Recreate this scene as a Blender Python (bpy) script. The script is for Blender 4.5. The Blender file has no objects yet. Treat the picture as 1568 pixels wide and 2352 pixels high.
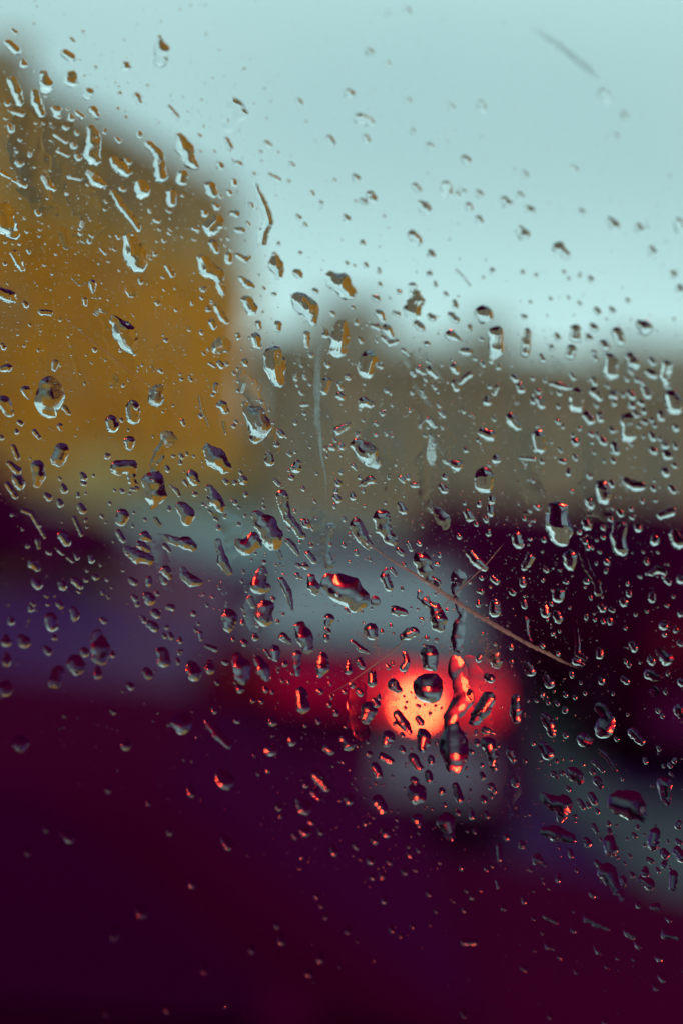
import bpy, bmesh, math, random
import numpy as np
from mathutils import Vector, Matrix

random.seed(7); RNG = np.random.default_rng(11)
rad = math.radians
scene = bpy.context.scene
col = scene.collection

# ------------------------------------------------------------------ camera
CAM_H = 2.2
FOC = 0.42                                   # focus distance: the window glass
cam_data = bpy.data.cameras.new('camera')
cam = bpy.data.objects.new('camera', cam_data); col.objects.link(cam)
cam_data.sensor_fit = 'VERTICAL'; cam_data.sensor_height = 36.0; cam_data.sensor_width = 24.0
cam_data.lens = 50.0; cam_data.clip_start = 0.02; cam_data.clip_end = 3000
cam_data.dof.use_dof = True; cam_data.dof.focus_distance = FOC; cam_data.dof.aperture_fstop = 2.9
cam.location = (0, 0, CAM_H)
ROT = Matrix.Rotation(rad(90 - 3.43), 3, 'X') @ Matrix.Rotation(rad(4.5), 3, 'Z')
cam.rotation_euler = ROT.to_euler()
scene.camera = cam

# ------------------------------------------------------------------ sky, sun, exposure
world = bpy.data.worlds.new('World'); scene.world = world; world.use_nodes = True
SUN_EL, SUN_AZ = 36.0, 150.0                 # degrees; azimuth clockwise from +Y
wt = world.node_tree; wt.nodes.clear()
w_out = wt.nodes.new('ShaderNodeOutputWorld'); w_bg = wt.nodes.new('ShaderNodeBackground')
w_sky = wt.nodes.new('ShaderNodeTexSky'); w_sky.sky_type = 'NISHITA'; w_sky.sun_disc = False
w_sky.sun_elevation = rad(SUN_EL); w_sky.sun_rotation = rad(SUN_AZ)
w_sky.air_density = 1.0; w_sky.dust_density = 2.0
w_mix = wt.nodes.new('ShaderNodeMix'); w_mix.data_type = 'RGBA'; w_mix.inputs['Factor'].default_value = 0.90
w_tc = wt.nodes.new('ShaderNodeTexCoord'); w_no = wt.nodes.new('ShaderNodeTexNoise')
w_no.inputs['Scale'].default_value = 2.2; w_no.inputs['Detail'].default_value = 3.0
w_rmp = wt.nodes.new('ShaderNodeValToRGB')   # the overcast cloud layer, pale cyan grey
w_rmp.color_ramp.elements[0].position = 0.25; w_rmp.color_ramp.elements[0].color = (4.3, 7.0, 7.0, 1)
w_rmp.color_ramp.elements[1].position = 0.75; w_rmp.color_ramp.elements[1].color = (5.6, 8.3, 8.1, 1)
wt.links.new(w_tc.outputs['Generated'], w_no.inputs['Vector'])
wt.links.new(w_no.outputs['Fac'], w_rmp.inputs['Fac'])
w_sep = wt.nodes.new('ShaderNodeSeparateXYZ'); wt.links.new(w_tc.outputs['Generated'], w_sep.inputs[0])
w_el = wt.nodes.new('ShaderNodeMapRange'); w_el.interpolation_type = 'SMOOTHSTEP'   # an overcast sky is brightest overhead
w_el.inputs['From Min'].default_value = 0.22; w_el.inputs['From Max'].default_value = 0.55; w_el.inputs['To Min'].default_value = 1.0; w_el.inputs['To Max'].default_value = 1.9
wt.links.new(w_sep.outputs['Z'], w_el.inputs['Value'])
w_hz = wt.nodes.new('ShaderNodeMapRange'); w_hz.interpolation_type = 'SMOOTHSTEP'   # paler through the rain near the horizon
w_hz.inputs['From Min'].default_value = 0.02; w_hz.inputs['From Max'].default_value = 0.20; w_hz.inputs['To Min'].default_value = 1.38; w_hz.inputs['To Max'].default_value = 1.0
wt.links.new(w_sep.outputs['Z'], w_hz.inputs['Value'])
w_mu = wt.nodes.new('ShaderNodeMath'); w_mu.operation = 'MULTIPLY'
wt.links.new(w_el.outputs[0], w_mu.inputs[0]); wt.links.new(w_hz.outputs[0], w_mu.inputs[1])
w_vm = wt.nodes.new('ShaderNodeVectorMath'); w_vm.operation = 'SCALE'
wt.links.new(w_rmp.outputs['Color'], w_vm.inputs[0]); wt.links.new(w_mu.outputs[0], w_vm.inputs['Scale'])
wt.links.new(w_sky.outputs[0], w_mix.inputs['A']); wt.links.new(w_vm.outputs[0], w_mix.inputs['B'])
wt.links.new(w_mix.outputs['Result'], w_bg.inputs['Color'])
w_bg.inputs['Strength'].default_value = 0.1
wt.links.new(w_bg.outputs[0], w_out.inputs[0])

sun_d = bpy.data.lights.new('sun', 'SUN'); sun = bpy.data.objects.new('sun', sun_d); col.objects.link(sun)
sun_d.energy = 0.85; sun_d.angle = rad(25); sun_d.color = (1.0, 0.86, 0.70)
sd = Vector((math.sin(rad(SUN_AZ)) * math.cos(rad(SUN_EL)), math.cos(rad(SUN_AZ)) * math.cos(rad(SUN_EL)), math.sin(rad(SUN_EL))))
sun.rotation_euler = sd.to_track_quat('Z', 'Y').to_euler()

vs = scene.view_settings
vs.view_transform = 'Standard'; vs.look = 'None'; vs.gamma = 1.0; vs.exposure = 0.0; vs.use_curve_mapping = False
scene.render.engine = 'CYCLES'
cy = scene.cycles
cy.max_bounces = 16; cy.transmission_bounces = 14; cy.transparent_max_bounces = 24; cy.glossy_bounces = 6
cy.sample_clamp_indirect = 80.0; cy.blur_glossy = 0.0; cy.use_denoising = True

# ------------------------------------------------------------------ helpers
def ray(px, py):
    """direction of the view through a point of the 1568 x 2352 view"""
    return ROT @ Vector(((px - 784) / 3267.0, -(py - 1176) / 3267.0, -1.0))
def at_depth(px, py, Y):
    d = ray(px, py); t = Y / d.y
    return Vector((d.x * t, Y, CAM_H + d.z * t))
def x_at(px, Y, z):
    """world x that lies under view column px at distance Y and height z"""
    lo, hi = -60.0, 60.0
    inv = ROT.transposed()
    for _ in range(50):
        m = (lo + hi) / 2
        c = inv @ Vector((m, Y, z - CAM_H))
        if 784 + 3267 * c.x / -c.z < px: lo = m
        else: hi = m
    return lo

def nmat(name):
    m = bpy.data.materials.new(name); m.use_nodes = True
    nt = m.node_tree; nt.nodes.clear()
    out = nt.nodes.new('ShaderNodeOutputMaterial')
    return m, nt, out
def pbr(name, c, rough=0.6, spec=0.3, c2=None, scale=6.0, metal=0.0, bump=0.0, emit=None, es=0.0, coat=0.0, stretch=None):
    m, nt, out = nmat(name)
    b = nt.nodes.new('ShaderNodeBsdfPrincipled')
    b.inputs['Base Color'].default_value = (*c, 1); b.inputs['Roughness'].default_value = rough
    b.inputs['Specular IOR Level'].default_value = spec; b.inputs['Metallic'].default_value = metal
    b.inputs['Coat Weight'].default_value = coat
    if emit:
        b.inputs['Emission Color'].default_value = (*emit, 1); b.inputs['Emission Strength'].default_value = es
    if c2 or bump:
        tc = nt.nodes.new('ShaderNodeTexCoord'); no = nt.nodes.new('ShaderNodeTexNoise')
        no.inputs['Scale'].default_value = scale; no.inputs['Detail'].default_value = 6
        src = tc.outputs['Object']
        if stretch:
            mp = nt.nodes.new('ShaderNodeMapping'); mp.inputs['Scale'].default_value = stretch
            nt.links.new(src, mp.inputs['Vector']); src = mp.outputs[0]
        nt.links.new(src, no.inputs['Vector'])
        if c2:
            mx = nt.nodes.new('ShaderNodeMix'); mx.data_type = 'RGBA'
            mx.inputs['A'].default_value = (*c, 1); mx.inputs['B'].default_value = (*c2, 1)
            mr = nt.nodes.new('ShaderNodeMapRange'); mr.inputs['From Min'].default_value = 0.35; mr.inputs['From Max'].default_value = 0.65
            nt.links.new(no.outputs['Fac'], mr.inputs['Value']); nt.links.new(mr.outputs[0], mx.inputs['Factor'])
            nt.links.new(mx.outputs['Result'], b.inputs['Base Color'])
        if bump:
            bp = nt.nodes.new('ShaderNodeBump'); bp.inputs['Strength'].default_value = bump; bp.inputs['Distance'].default_value = 0.01
            nt.links.new(no.outputs['Fac'], bp.inputs['Height']); nt.links.new(bp.outputs[0], b.inputs['Normal'])
    nt.links.new(b.outputs[0], out.inputs[0])
    return m

def link(name, me, mat=None, parent=None, loc=None):
    o = bpy.data.objects.new(name, me); col.objects.link(o)
    if me is not None and mat is not None and len(me.materials) == 0: me.materials.append(mat)
    if parent is not None: o.parent = parent
    if loc is not None: o.location = loc
    return o
def tag(o, label=None, cat=None, group=None, kind=None):
    if label: o['label'] = label
    if cat: o['category'] = cat
    if group: o['group'] = group
    if kind: o['kind'] = kind
    return o
def empty(name, loc=(0, 0, 0), rz=0.0):
    o = bpy.data.objects.new(name, None); col.objects.link(o)
    o.location = loc; o.rotation_euler = (0, 0, rz); o.empty_display_size = 0.1
    return o
class MB:
    def __init__(s): s.bm = bmesh.new()
    def box(s, x0, x1, y0, y1, z0, z1):
        v = [s.bm.verts.new(p) for p in ((x0,y0,z0),(x1,y0,z0),(x1,y1,z0),(x0,y1,z0),(x0,y0,z1),(x1,y0,z1),(x1,y1,z1),(x0,y1,z1))]
        for f in ((0,3,2,1),(4,5,6,7),(0,1,5,4),(1,2,6,5),(2,3,7,6),(3,0,4,7)): s.bm.faces.new([v[i] for i in f])
        return s
    def hull8(s, pts):
        v = [s.bm.verts.new(p) for p in pts]
        for f in ((0,3,2,1),(4,5,6,7),(0,1,5,4),(1,2,6,5),(2,3,7,6),(3,0,4,7)): s.bm.faces.new([v[i] for i in f])
        return s
    def loft(s, rings):
        vr = [[s.bm.verts.new(p) for p in r] for r in rings]; n = len(rings[0])
        for a, b in zip(vr, vr[1:]):
            for i in range(n): s.bm.faces.new((a[i], a[(i+1) % n], b[(i+1) % n], b[i]))
        s.bm.faces.new(vr[0][::-1]); s.bm.faces.new(vr[-1])
        return s
    def disc(s, c, r, w, n=20, axis='x', prof=((0,1),)):
        rings = []
        for off, k in prof:
            ring = []
            for i in range(n):
                a = 2 * math.pi * i / n
                ring.append((c[0] + off * w, c[1] + r * k * math.cos(a), c[2] + r * k * math.sin(a)))
            rings.append(ring)
        return s.loft(rings)
    def build(s, name, mat, parent=None, smooth=False, bevel=0.0, seg=2):
        if bevel:
            bmesh.ops.bevel(s.bm, geom=list(s.bm.edges), offset=bevel, segments=seg, profile=0.6, affect='EDGES', clamp_overlap=True)
        bmesh.ops.recalc_face_normals(s.bm, faces=list(s.bm.faces))
        me = bpy.data.meshes.new(name); s.bm.to_mesh(me); s.bm.free()
        if smooth: me.shade_smooth()
        return link(name, me, mat, parent)

# ------------------------------------------------------------------ materials
def road_material():
    m, nt, out = nmat('wet_asphalt')
    b = nt.nodes.new('ShaderNodeBsdfPrincipled')
    tc = nt.nodes.new('ShaderNodeTexCoord')
    n1 = nt.nodes.new('ShaderNodeTexNoise'); n1.inputs['Scale'].default_value = 0.22; n1.inputs['Detail'].default_value = 3
    n2 = nt.nodes.new('ShaderNodeTexNoise'); n2.inputs['Scale'].default_value = 60; n2.inputs['Detail'].default_value = 4
    nt.links.new(tc.outputs['Object'], n1.inputs['Vector']); nt.links.new(tc.outputs['Object'], n2.inputs['Vector'])
    mx = nt.nodes.new('ShaderNodeMix'); mx.data_type = 'RGBA'
    mx.inputs['A'].default_value = (0.030, 0.004, 0.044, 1); mx.inputs['B'].default_value = (0.042, 0.008, 0.058, 1)
    nt.links.new(n2.outputs['Fac'], mx.inputs['Factor']); nt.links.new(mx.outputs['Result'], b.inputs['Base Color'])
    mr = nt.nodes.new('ShaderNodeMapRange'); mr.inputs['From Min'].default_value = 0.4; mr.inputs['From Max'].default_value = 0.62
    mr.inputs['To Min'].default_value = 0.36; mr.inputs['To Max'].default_value = 0.14
    nt.links.new(n1.outputs['Fac'], mr.inputs['Value']); nt.links.new(mr.outputs[0], b.inputs['Roughness'])
    b.inputs['Specular IOR Level'].default_value = 0.012
    bp = nt.nodes.new('ShaderNodeBump'); bp.inputs['Strength'].default_value = 0.25; bp.inputs['Distance'].default_value = 0.004
    nt.links.new(n2.outputs['Fac'], bp.inputs['Height']); nt.links.new(bp.outputs[0], b.inputs['Normal'])
    nt.links.new(b.outputs[0], out.inputs[0])
    return m
M = {}
M['road'] = road_material()
M['ground'] = pbr('damp_ground', (0.10, 0.075, 0.035), 0.9, 0.1, (0.13, 0.10, 0.05), 0.5)
M['pave'] = pbr('paving', (0.10, 0.10, 0.10), 0.5, 0.3, (0.14, 0.14, 0.14), 3)
M['roadsheen'] = pbr('road_sheen_teal', (0.095, 0.145, 0.152), 0.5, 0.2, (0.080, 0.122, 0.134), 2.0)  # teal sky sheen of the wet road, put into the base colour
M['puddlesheen'] = pbr('puddle_sheen_grey', (0.045, 0.047, 0.056), 0.6, 0.1, (0.028, 0.028, 0.038), 1.5)  # sky reflection of a puddle, painted as a grey base colour
M['kerb'] = pbr('kerb_stone', (0.18, 0.18, 0.17), 0.6, 0.3, (0.13, 0.13, 0.13), 8)
M['line'] = pbr('road_paint', (0.6, 0.6, 0.58), 0.5, 0.3, (0.4, 0.4, 0.4), 10)
M['ochre'] = pbr('ochre_render', (0.53, 0.195, 0.011), 0.9, 0.1, (0.37, 0.125, 0.006), 0.30, bump=0.1, stretch=(1, 1, 0.25))
M['upper'] = pbr('brown_attic_render', (0.38, 0.21, 0.08), 0.9, 0.1, (0.15, 0.07, 0.02), 0.28, stretch=(1, 1, 0.3))
M['slate'] = pbr('roof_tiles_brown', (0.20, 0.13, 0.07), 0.8, 0.1, (0.26, 0.17, 0.09), 1.2)
M['shutter'] = pbr('brown_shutter', (0.26, 0.095, 0.012), 0.7, 0.2, (0.20, 0.07, 0.01), 5)
M['trim'] = pbr('ochre_trim', (0.50, 0.26, 0.06), 0.8, 0.15)
M['pane'] = pbr('dark_pane', (0.03, 0.02, 0.012), 0.15, 0.4)
M['olive'] = pbr('olive_render', (0.265, 0.178, 0.115), 0.9, 0.1, (0.21, 0.140, 0.088), 0.35, stretch=(1, 1, 0.3))
M['oroof'] = pbr('weathered_roof', (0.21, 0.16, 0.12), 0.85, 0.1, (0.17, 0.13, 0.095), 0.8)
M['oshut'] = pbr('grey_shutter', (0.15, 0.135, 0.11), 0.8, 0.1)
M['cream'] = pbr('cream_stone', (0.34, 0.25, 0.10), 0.85, 0.15, (0.28, 0.20, 0.08), 4)
M['maroon'] = pbr('maroon_paint', (0.038, 0.0001, 0.0125), 0.85, 0.002, (0.035, 0.0001, 0.0115), 2.0)
M['aubergine'] = pbr('aubergine_paint', (0.036, 0.0002, 0.017), 0.75, 0.008, (0.033, 0.0002, 0.016), 2.0)
M['sedan'] = pbr('plum_paint', (0.036, 0.0003, 0.018), 0.6, 0.015)
M['tint'] = pbr('tinted_glass', (0.032, 0.0001, 0.0165), 0.8, 0.002)
M['rearglass'] = pbr('sky_sheen_rear_glass', (0.105, 0.115, 0.135), 0.25, 0.45)  # reflected sky painted into the glass as a grey base colour
M['tyre'] = pbr('tyre_rubber', (0.065, 0.001, 0.035), 0.9, 0.05)
M['rim'] = pbr('dull_rim', (0.03, 0.004, 0.014), 0.6, 0.1)
M['plastic'] = pbr('dark_plastic', (0.075, 0.001, 0.04), 0.8, 0.05)
M['plate'] = pbr('pale_plate', (0.14, 0.115, 0.16), 0.6, 0.2)
M['lamp_faint'] = pbr('faint_glow_red_lens', (0.06, 0.001, 0.006), 0.5, 0.05, emit=(1, 0.0, 0.05), es=0.03)  # weak red emission painted in, though the bulb is off
M['lamp_red'] = pbr('lit_red_lens', (0.4, 0.004, 0.01), 0.4, 0.2, emit=(1.0, 0.025, 0.04), es=1.0)
M['lamp_bar'] = pbr('dim_red_bar', (0.12, 0.0005, 0.010), 0.6, 0.02, emit=(1.0, 0.0, 0.09), es=0.18)
M['bulb'] = pbr('brake_bulb', (0.8, 0.3, 0.1), 0.4, 0.2, emit=(1.0, 0.085, 0.024), es=75.0)
M['lamp_core'] = pbr('bright_red_reflector', (0.5, 0.02, 0.01), 0.4, 0.2, emit=(1.0, 0.04, 0.03), es=9.0)
M['head'] = pbr('headlight_lens', (0.05, 0.02, 0.04), 0.4, 0.2)
M['cabin'] = pbr('cabin_trim', (0.012, 0.004, 0.008), 0.9, 0.05)
M['rubber'] = pbr('rubber_seal', (0.01, 0.008, 0.01), 0.8, 0.1)

# ------------------------------------------------------------------ the setting: ground, road, pavement
def sheet(name, x0, x1, y0, y1, z, mat, kind='structure'):
    b = MB(); v = [b.bm.verts.new(p) for p in ((x0,y0,z),(x1,y0,z),(x1,y1,z),(x0,y1,z))]; b.bm.faces.new(v)
    return tag(b.build(name, mat), kind=kind)
sheet('ground', -900, 900, -60, 1500, -0.012, M['ground'])
sheet('road', -60, 60, -20, 29.0, 0.0, M['road'])
k = MB().box(-60, 60, 29.0, 29.2, -0.01, 0.12).build('kerb', M['kerb']); tag(k, kind='structure')
k = MB().box(-60, 60, 29.2, 31.5, -0.01, 0.116).build('pavement', M['pave']); tag(k, kind='structure')
for i in range(14):
    sheet('lane_marking', -28 + i * 4.0, -26 + i * 4.0, 22.0, 22.12, 0.004, M['line'])

def on_ground(px, py):
    d = ray(px, py); t = -CAM_H / d.z
    return d.x * t, d.y * t
fp = MB(); vv = []  # slab added to stand for sky sheen on the far wet road
for q in ((190, 1090), (960, 1128), (1330, 1330), (1330, 1470), (900, 1440), (620, 1320), (330, 1230)):
    x, y = on_ground(*q); vv.append((x, min(y, 28.9)))
lo_ = [fp.bm.verts.new((x, y, 0.0)) for x, y in vv]; hi_ = [fp.bm.verts.new((x, y, 0.05)) for x, y in vv]
fp.bm.faces.new(hi_); 
for i in range(len(vv)): fp.bm.faces.new((lo_[i], lo_[(i+1) % len(vv)], hi_[(i+1) % len(vv)], hi_[i]))
tag(fp.build('road_sheen', M['roadsheen']), kind='structure')

ti = MB(); vv = [on_ground(*q) for q in ((1200, 1580), (1330, 1590), (1400, 1840), (1640, 1860), (1760, 2110), (1520, 2060), (1380, 1960), (1240, 1810))]  # added raised patch standing for sky mirrored in a puddle
lo_ = [ti.bm.verts.new((x, y, 0.0)) for x, y in vv]; hi_ = [ti.bm.verts.new((x, y, 0.04)) for x, y in vv]
ti.bm.faces.new(hi_)
for i in range(len(vv)): ti.bm.faces.new((lo_[i], lo_[(i+1) % len(vv)], hi_[(i+1) % len(vv)], hi_[i]))
tag(ti.build('puddle_sheen', M['puddlesheen']), kind='structure')

# ------------------------------------------------------------------ buildings
def building(name, p0, p1, depth, z_wall, mat_wall, label, floors, cols, roof=None, attic=None):
    """facade along p0->p1 (x,y), facing the street on its right-hand side; depth goes away from the camera side"""
    d = Vector((p1[0]-p0[0], p1[1]-p0[1], 0)); L = d.length
    ang = math.atan2(d.y, d.x)
    t = empty(name, (p0[0], p0[1], 0), ang); tag(t, label, 'building')
    MB().box(0, L, 0, depth, 0, z_wall).build('wall', mat_wall, t)
    MB().box(-0.06, L + 0.06, -0.06, depth + 0.06, 0, 0.55).build('plinth', M['trim'], t)
    MB().box(-0.18, L + 0.18, -0.18, depth + 0.18, z_wall, z_wall + 0.3).build('cornice', M['trim'], t, bevel=0.05)
    fh = z_wall / floors; cw = L / cols
    for f in range(floors):
        for c in range(cols):
            cx = (c + 0.5) * cw; z0 = f * fh + 0.30 * fh; z1 = f * fh + 0.80 * fh; hw = min(0.5, cw * 0.2)
            w = MB()
            w.box(cx-hw-0.1, cx+hw+0.1, -0.07, 0.0, z1, z1 + 0.16).box(cx-hw-0.14, cx+hw+0.14, -0.12, 0.0, z0-0.12, z0)
            w.box(cx-hw-0.1, cx-hw, -0.06, 0.0, z0, z1).box(cx+hw, cx+hw+0.1, -0.06, 0.0, z0, z1)
            wo = w.build('window', M['trim'], t)
            for sgn in (-1, 1):
                MB().box(cx + (0.02 if sgn > 0 else -hw), cx + (hw if sgn > 0 else -0.02), -0.03, -0.004, z0, z1).build('pane', M['pane'] if (f + c) % 3 == 0 else M['shutter'], wo)
    return t, L
# tall ochre house, its street front running away from the viewer
pr = at_depth(560, 980, 58.0); pl_ = at_depth(-260, 980, 34.0)
zt = at_depth(560, 470, 58.0).z
bl, L = building('ochre_house', (pl_.x, pl_.y), (pr.x, pr.y), 9.0, zt * 0.68, M['ochre'],
                 'tall ochre rendered house with brown attic storey, blurred behind the window', 4, 7)
zw = zt * 0.68 + 0.3
MB().hull8([(0.1, 0.1, zw), (L-0.1, 0.1, zw), (L-0.1, 8.9, zw), (0.1, 8.9, zw), (0.5, 0.8, zt + 0.4), (L-0.5, 0.8, zt + 0.4), (L-0.5, 8.2, zt + 0.4), (0.5, 8.2, zt + 0.4)]).build('attic', M['upper'], bl)
rf = MB().hull8([(0.2, 0.5, zt+0.4), (L-0.2, 0.5, zt+0.4), (L-0.2, 8.5, zt+0.4), (0.2, 8.5, zt+0.4), (2.5, 3.8, zt+1.9), (L-2.5, 3.8, zt+1.9), (L-2.5, 5.2, zt+1.9), (2.5, 5.2, zt+1.9)]).build('roof', M['slate'], bl)
for cx in (4.0, 12.0):
    MB().box(cx, cx + 0.9, 4.0, 4.9, zt + 1.2, zt + 3.1).build('chimney', M['upper'], rf)
for c in range(5):
    cx = L * (c + 0.5) / 5
    dm = MB().box(cx - 0.6, cx + 0.6, 0.05, 1.2, zw + 0.8, zw + 2.4).build('dormer', M['slate'], bl)
    MB().box(cx - 0.4, cx + 0.4, 0.0, 0.045, zw + 1.0, zw + 2.2).build('pane', M['pane'], dm)
MB().box(L * 0.5 - 0.6, L * 0.5 + 0.6, -0.09, -0.065, 0.0, 2.3).build('door', M['shutter'], bl)
for i in range(28):      # stone balusters of the forecourt wall are a fence of their own, below
    pass
# forecourt balustrade before the ochre house
fb = empty('balustrade', (pl_.x + 1.6, pl_.y, 0), math.atan2(pr.y - pl_.y, pr.x - pl_.x))
tag(fb, 'ochre balustrade with upright balusters before the ochre house', 'balustrade')
MB().box(0, L - 2, -0.15, 0.15, 0, 0.35).build('base', M['trim'], fb)
MB().box(0, L - 2, -0.16, 0.16, 1.05, 1.2).build('rail', M['trim'], fb)
bal = MB(); bal.box(-0.07, 0.07, -0.07, 0.07, 0.35, 1.05)
b0 = bal.build('baluster', M['trim'], fb); nb = int((L - 2) / 0.4)
b0.location.x = 0.2
for i in range(1, nb):
    b = b0.copy(); col.objects.link(b); b.parent = fb; b.location.x = 0.2 + i * 0.4

# low olive building on the right
ol = at_depth(640, 900, 31.6); orr = at_depth(1900, 1000, 33.5)
ztop = at_depth(900, 790, 32.0).z
bo, Lo = building('olive_building', (ol.x, ol.y), (orr.x, orr.y), 8.0, ztop - 0.55, M['olive'],
                  'long low olive grey rendered building under pale sky, blurred', 1, 8)
for o in bo.children:
    if o.name.startswith(('cornice', 'plinth')): o.data.materials[0] = M['oroof']
    if o.name.startswith('window'):
        o.data.materials[0] = M['oroof']
        for q in o.children: q.data.materials[0] = M['oshut']
MB().hull8([(-0.25, -0.25, ztop-0.25), (Lo+0.25, -0.25, ztop-0.25), (Lo+0.25, 8.25, ztop-0.25), (-0.25, 8.25, ztop-0.25),
            (0.1, 1.6, ztop+0.25), (Lo-0.1, 1.6, ztop+0.25), (Lo-0.1, 6.4, ztop+0.25), (0.1, 6.4, ztop+0.25)]).build('roof', M['oroof'], bo)

for cx, w_, h_ in ((1.2, 1.6, 0.9), (5.0, 0.8, 0.7), (8.6, 2.4, 0.55)):
    MB().box(cx, cx + w_, 2.6, 4.2, ztop + 0.1, ztop + 0.25 + h_).build('chimney', M['oroof'], [q for q in bo.children if q.name.startswith('roof')][0])
# cream gate pillar by the left pavement
gx = x_at(225, 24.0, 0.9)
gp = empty('gate_pillar', (gx, 24.0, 0)); tag(gp, 'pale cream stone gate pillar at the foot of the ochre house', 'pillar')
MB().box(-0.36, 0.36, -0.36, 0.36, 0, 0.22).build('base', M['cream'], gp, bevel=0.02)
MB().box(-0.28, 0.28, -0.28, 0.28, 0.22, 1.15).build('shaft', M['cream'], gp, bevel=0.015)
MB().hull8([(-0.36,-0.36,1.15),(0.36,-0.36,1.15),(0.36,0.36,1.15),(-0.36,0.36,1.15),(-0.12,-0.12,1.4),(0.12,-0.12,1.4),(0.12,0.12,1.4),(-0.12,0.12,1.4)]).build('cap', M['cream'], gp, bevel=0.01)

# ------------------------------------------------------------------ cars (rear at y = 0, front towards +y)
def car(name, label, loc, rz, paint, length=4.5, width=1.8, h_belt=0.95, h_roof=1.43, tail=0.6, kind='sedan', glass='tint', rear='plain', cw=0.90):
    t = empty(name, loc, rz); tag(t, label, 'car', 'cars in the street')
    W = width / 2; Lg = length
    def ring(y, zb, zt_, hw):
        z1 = zb + (zt_ - zb) * 0.30; z2 = zb + (zt_ - zb) * 0.72
        r = [(-hw*0.90, zb), (-hw*0.98, zb+0.06), (-hw, z1), (-hw*0.985, z2), (-hw*0.93, zt_-0.05), (-hw*0.82, zt_), (-hw*0.3, zt_+0.012)]
        pts = r + [(-x, z) for x, z in reversed(r)]
        return [(x, y, z) for x, z in pts]
    hb = h_belt
    MB().loft([ring(0.0, 0.40, hb-0.16, W*0.86), ring(0.05, 0.30, hb-0.03, W*0.95), ring(0.25, 0.24, hb, W*0.99), ring(0.9, 0.20, hb, W),
               ring(Lg*0.66, 0.20, hb-0.02, W), ring(Lg*0.80, 0.20, hb-0.07, W*0.99), ring(Lg*0.93, 0.22, hb-0.17, W*0.95), ring(Lg*0.985, 0.28, hb-0.28, W*0.86), ring(Lg, 0.36, hb-0.36, W*0.78)]
              ).build('body', paint, t, smooth=True)
    rb0, rb1 = (tail, tail + 0.62) if kind == 'sedan' else (0.10, 0.34)
    rf1, rf0 = Lg * 0.56, Lg * 0.72
    wb, wr = W * cw, W * (cw - 0.24)
    zb_, zr = hb - 0.01, h_roof
    P = lambda k, y0, y1: None
    cabp = [(-wb, rb0, zb_), (wb, rb0, zb_), (wb, rf0, zb_), (-wb, rf0, zb_), (-wr, rb1, zr), (wr, rb1, zr), (wr, rf1, zr), (-wr, rf1, zr)]
    MB().hull8(cabp).build('cabin', paint, t, bevel=0.07, seg=3, smooth=True)
    def quad(name, a, b, c, d, inset, off, mat):
        a, b, c, d = (Vector(p) for p in (a, b, c, d)); ctr = (a+b+c+d) / 4
        n = (b - a).cross(d - a).normalized()
        if n.dot(ctr - Vector((0, (rb0+rf0)/2, (zb_+zr)/2))) < 0: n = -n
        q = [p + (ctr - p) * inset for p in (a, b, c, d)]
        m = MB(); m.hull8([p - n * 0.01 for p in q] + [p + n * off for p in q])
        return m.build(name, mat, t, bevel=0.004, seg=1)
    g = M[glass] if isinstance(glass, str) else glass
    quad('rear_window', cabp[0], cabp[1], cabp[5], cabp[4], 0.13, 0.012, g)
    quad('windscreen', cabp[3], cabp[2], cabp[6], cabp[7], 0.12, 0.012, g)
    for s in (0, 1):
        A, B = (cabp[0], cabp[3]) if s == 0 else (cabp[1], cabp[2]); C_, D_ = (cabp[7], cabp[4]) if s == 0 else (cabp[6], cabp[5])
        A, B, C_, D_ = map(Vector, (A, B, C_, D_))
        for u0, u1 in ((0.06, 0.47), (0.53, 0.92)):
            quad('side_window', A.lerp(B, u0), A.lerp(B, u1), D_.lerp(C_, u1), D_.lerp(C_, u0), 0.10, 0.010, M['tint'])
    for yy in (0.85, Lg - 0.85):
        for s in (-1, 1):
            w = MB().disc((s * (W - 0.10), yy, 0.32), 0.32, 0.11 * s, 24, prof=((-1, 0.9), (-0.85, 1.0), (0.85, 1.0), (1, 0.88))).build('wheel', M['tyre'], t, smooth=False)
            MB().disc((s * (W + 0.002), yy, 0.32), 0.2, 0.02 * s, 18, prof=((0, 1.0), (1, 0.9))).build('rim', M['rim'], w)
    MB().box(-W*0.88, W*0.88, -0.07, 0.06, 0.34, 0.56).build('rear_bumper', M['plastic'], t, bevel=0.04)
    MB().box(-W*0.8, W*0.8, Lg-0.06, Lg+0.06, 0.32, 0.54).build('front_bumper', M['plastic'], t, bevel=0.04)
    for s in (-1, 1):
        hd = MB().box(-0.2 + s*W*0.62, 0.2 + s*W*0.62, Lg-0.16, Lg-0.01, hb-0.42, hb-0.30); hd.build('headlight', M['head'], t, bevel=0.03)
        mr = MB().box(s*W*0.98 if s > 0 else -W*1.16, W*1.16 if s > 0 else -W*0.98, Lg*0.62, Lg*0.62+0.12, hb-0.02, hb+0.13); mr.build('wing_mirror', paint, t, bevel=0.03)
    for s in (-1, 1):
        for yy in (Lg*0.32, Lg*0.55):
            MB().box(s*W - 0.012, s*W + 0.012, yy, yy+0.16, hb-0.17, hb-0.14).build('door_handle', paint, t, bevel=0.005, seg=1)
    if rear == 'plain':
        for s in (-1, 1):
            MB().box(s*W*0.70-0.17, s*W*0.70+0.17, -0.02, 0.10, hb-0.24, hb-0.10).build('tail_lamp', M['lamp_faint'], t, bevel=0.02)
        MB().box(-0.26, 0.26, -0.03, 0.0, hb-0.32, hb-0.21).build('number_plate', M['plate'], t)
    return t

# near maroon car alongside, fills the bottom of the view
fc = at_depth(0, 0, 4.4)
car('maroon_car', 'nearest matt dark maroon car alongside, filling the bottom of the view', (x_at(2260, 3.6, 0.7) - 4.9, 3.55, 0), rad(-90), M['maroon'], 4.9, 1.75, 0.98, 1.41, kind='hatch')
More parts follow.
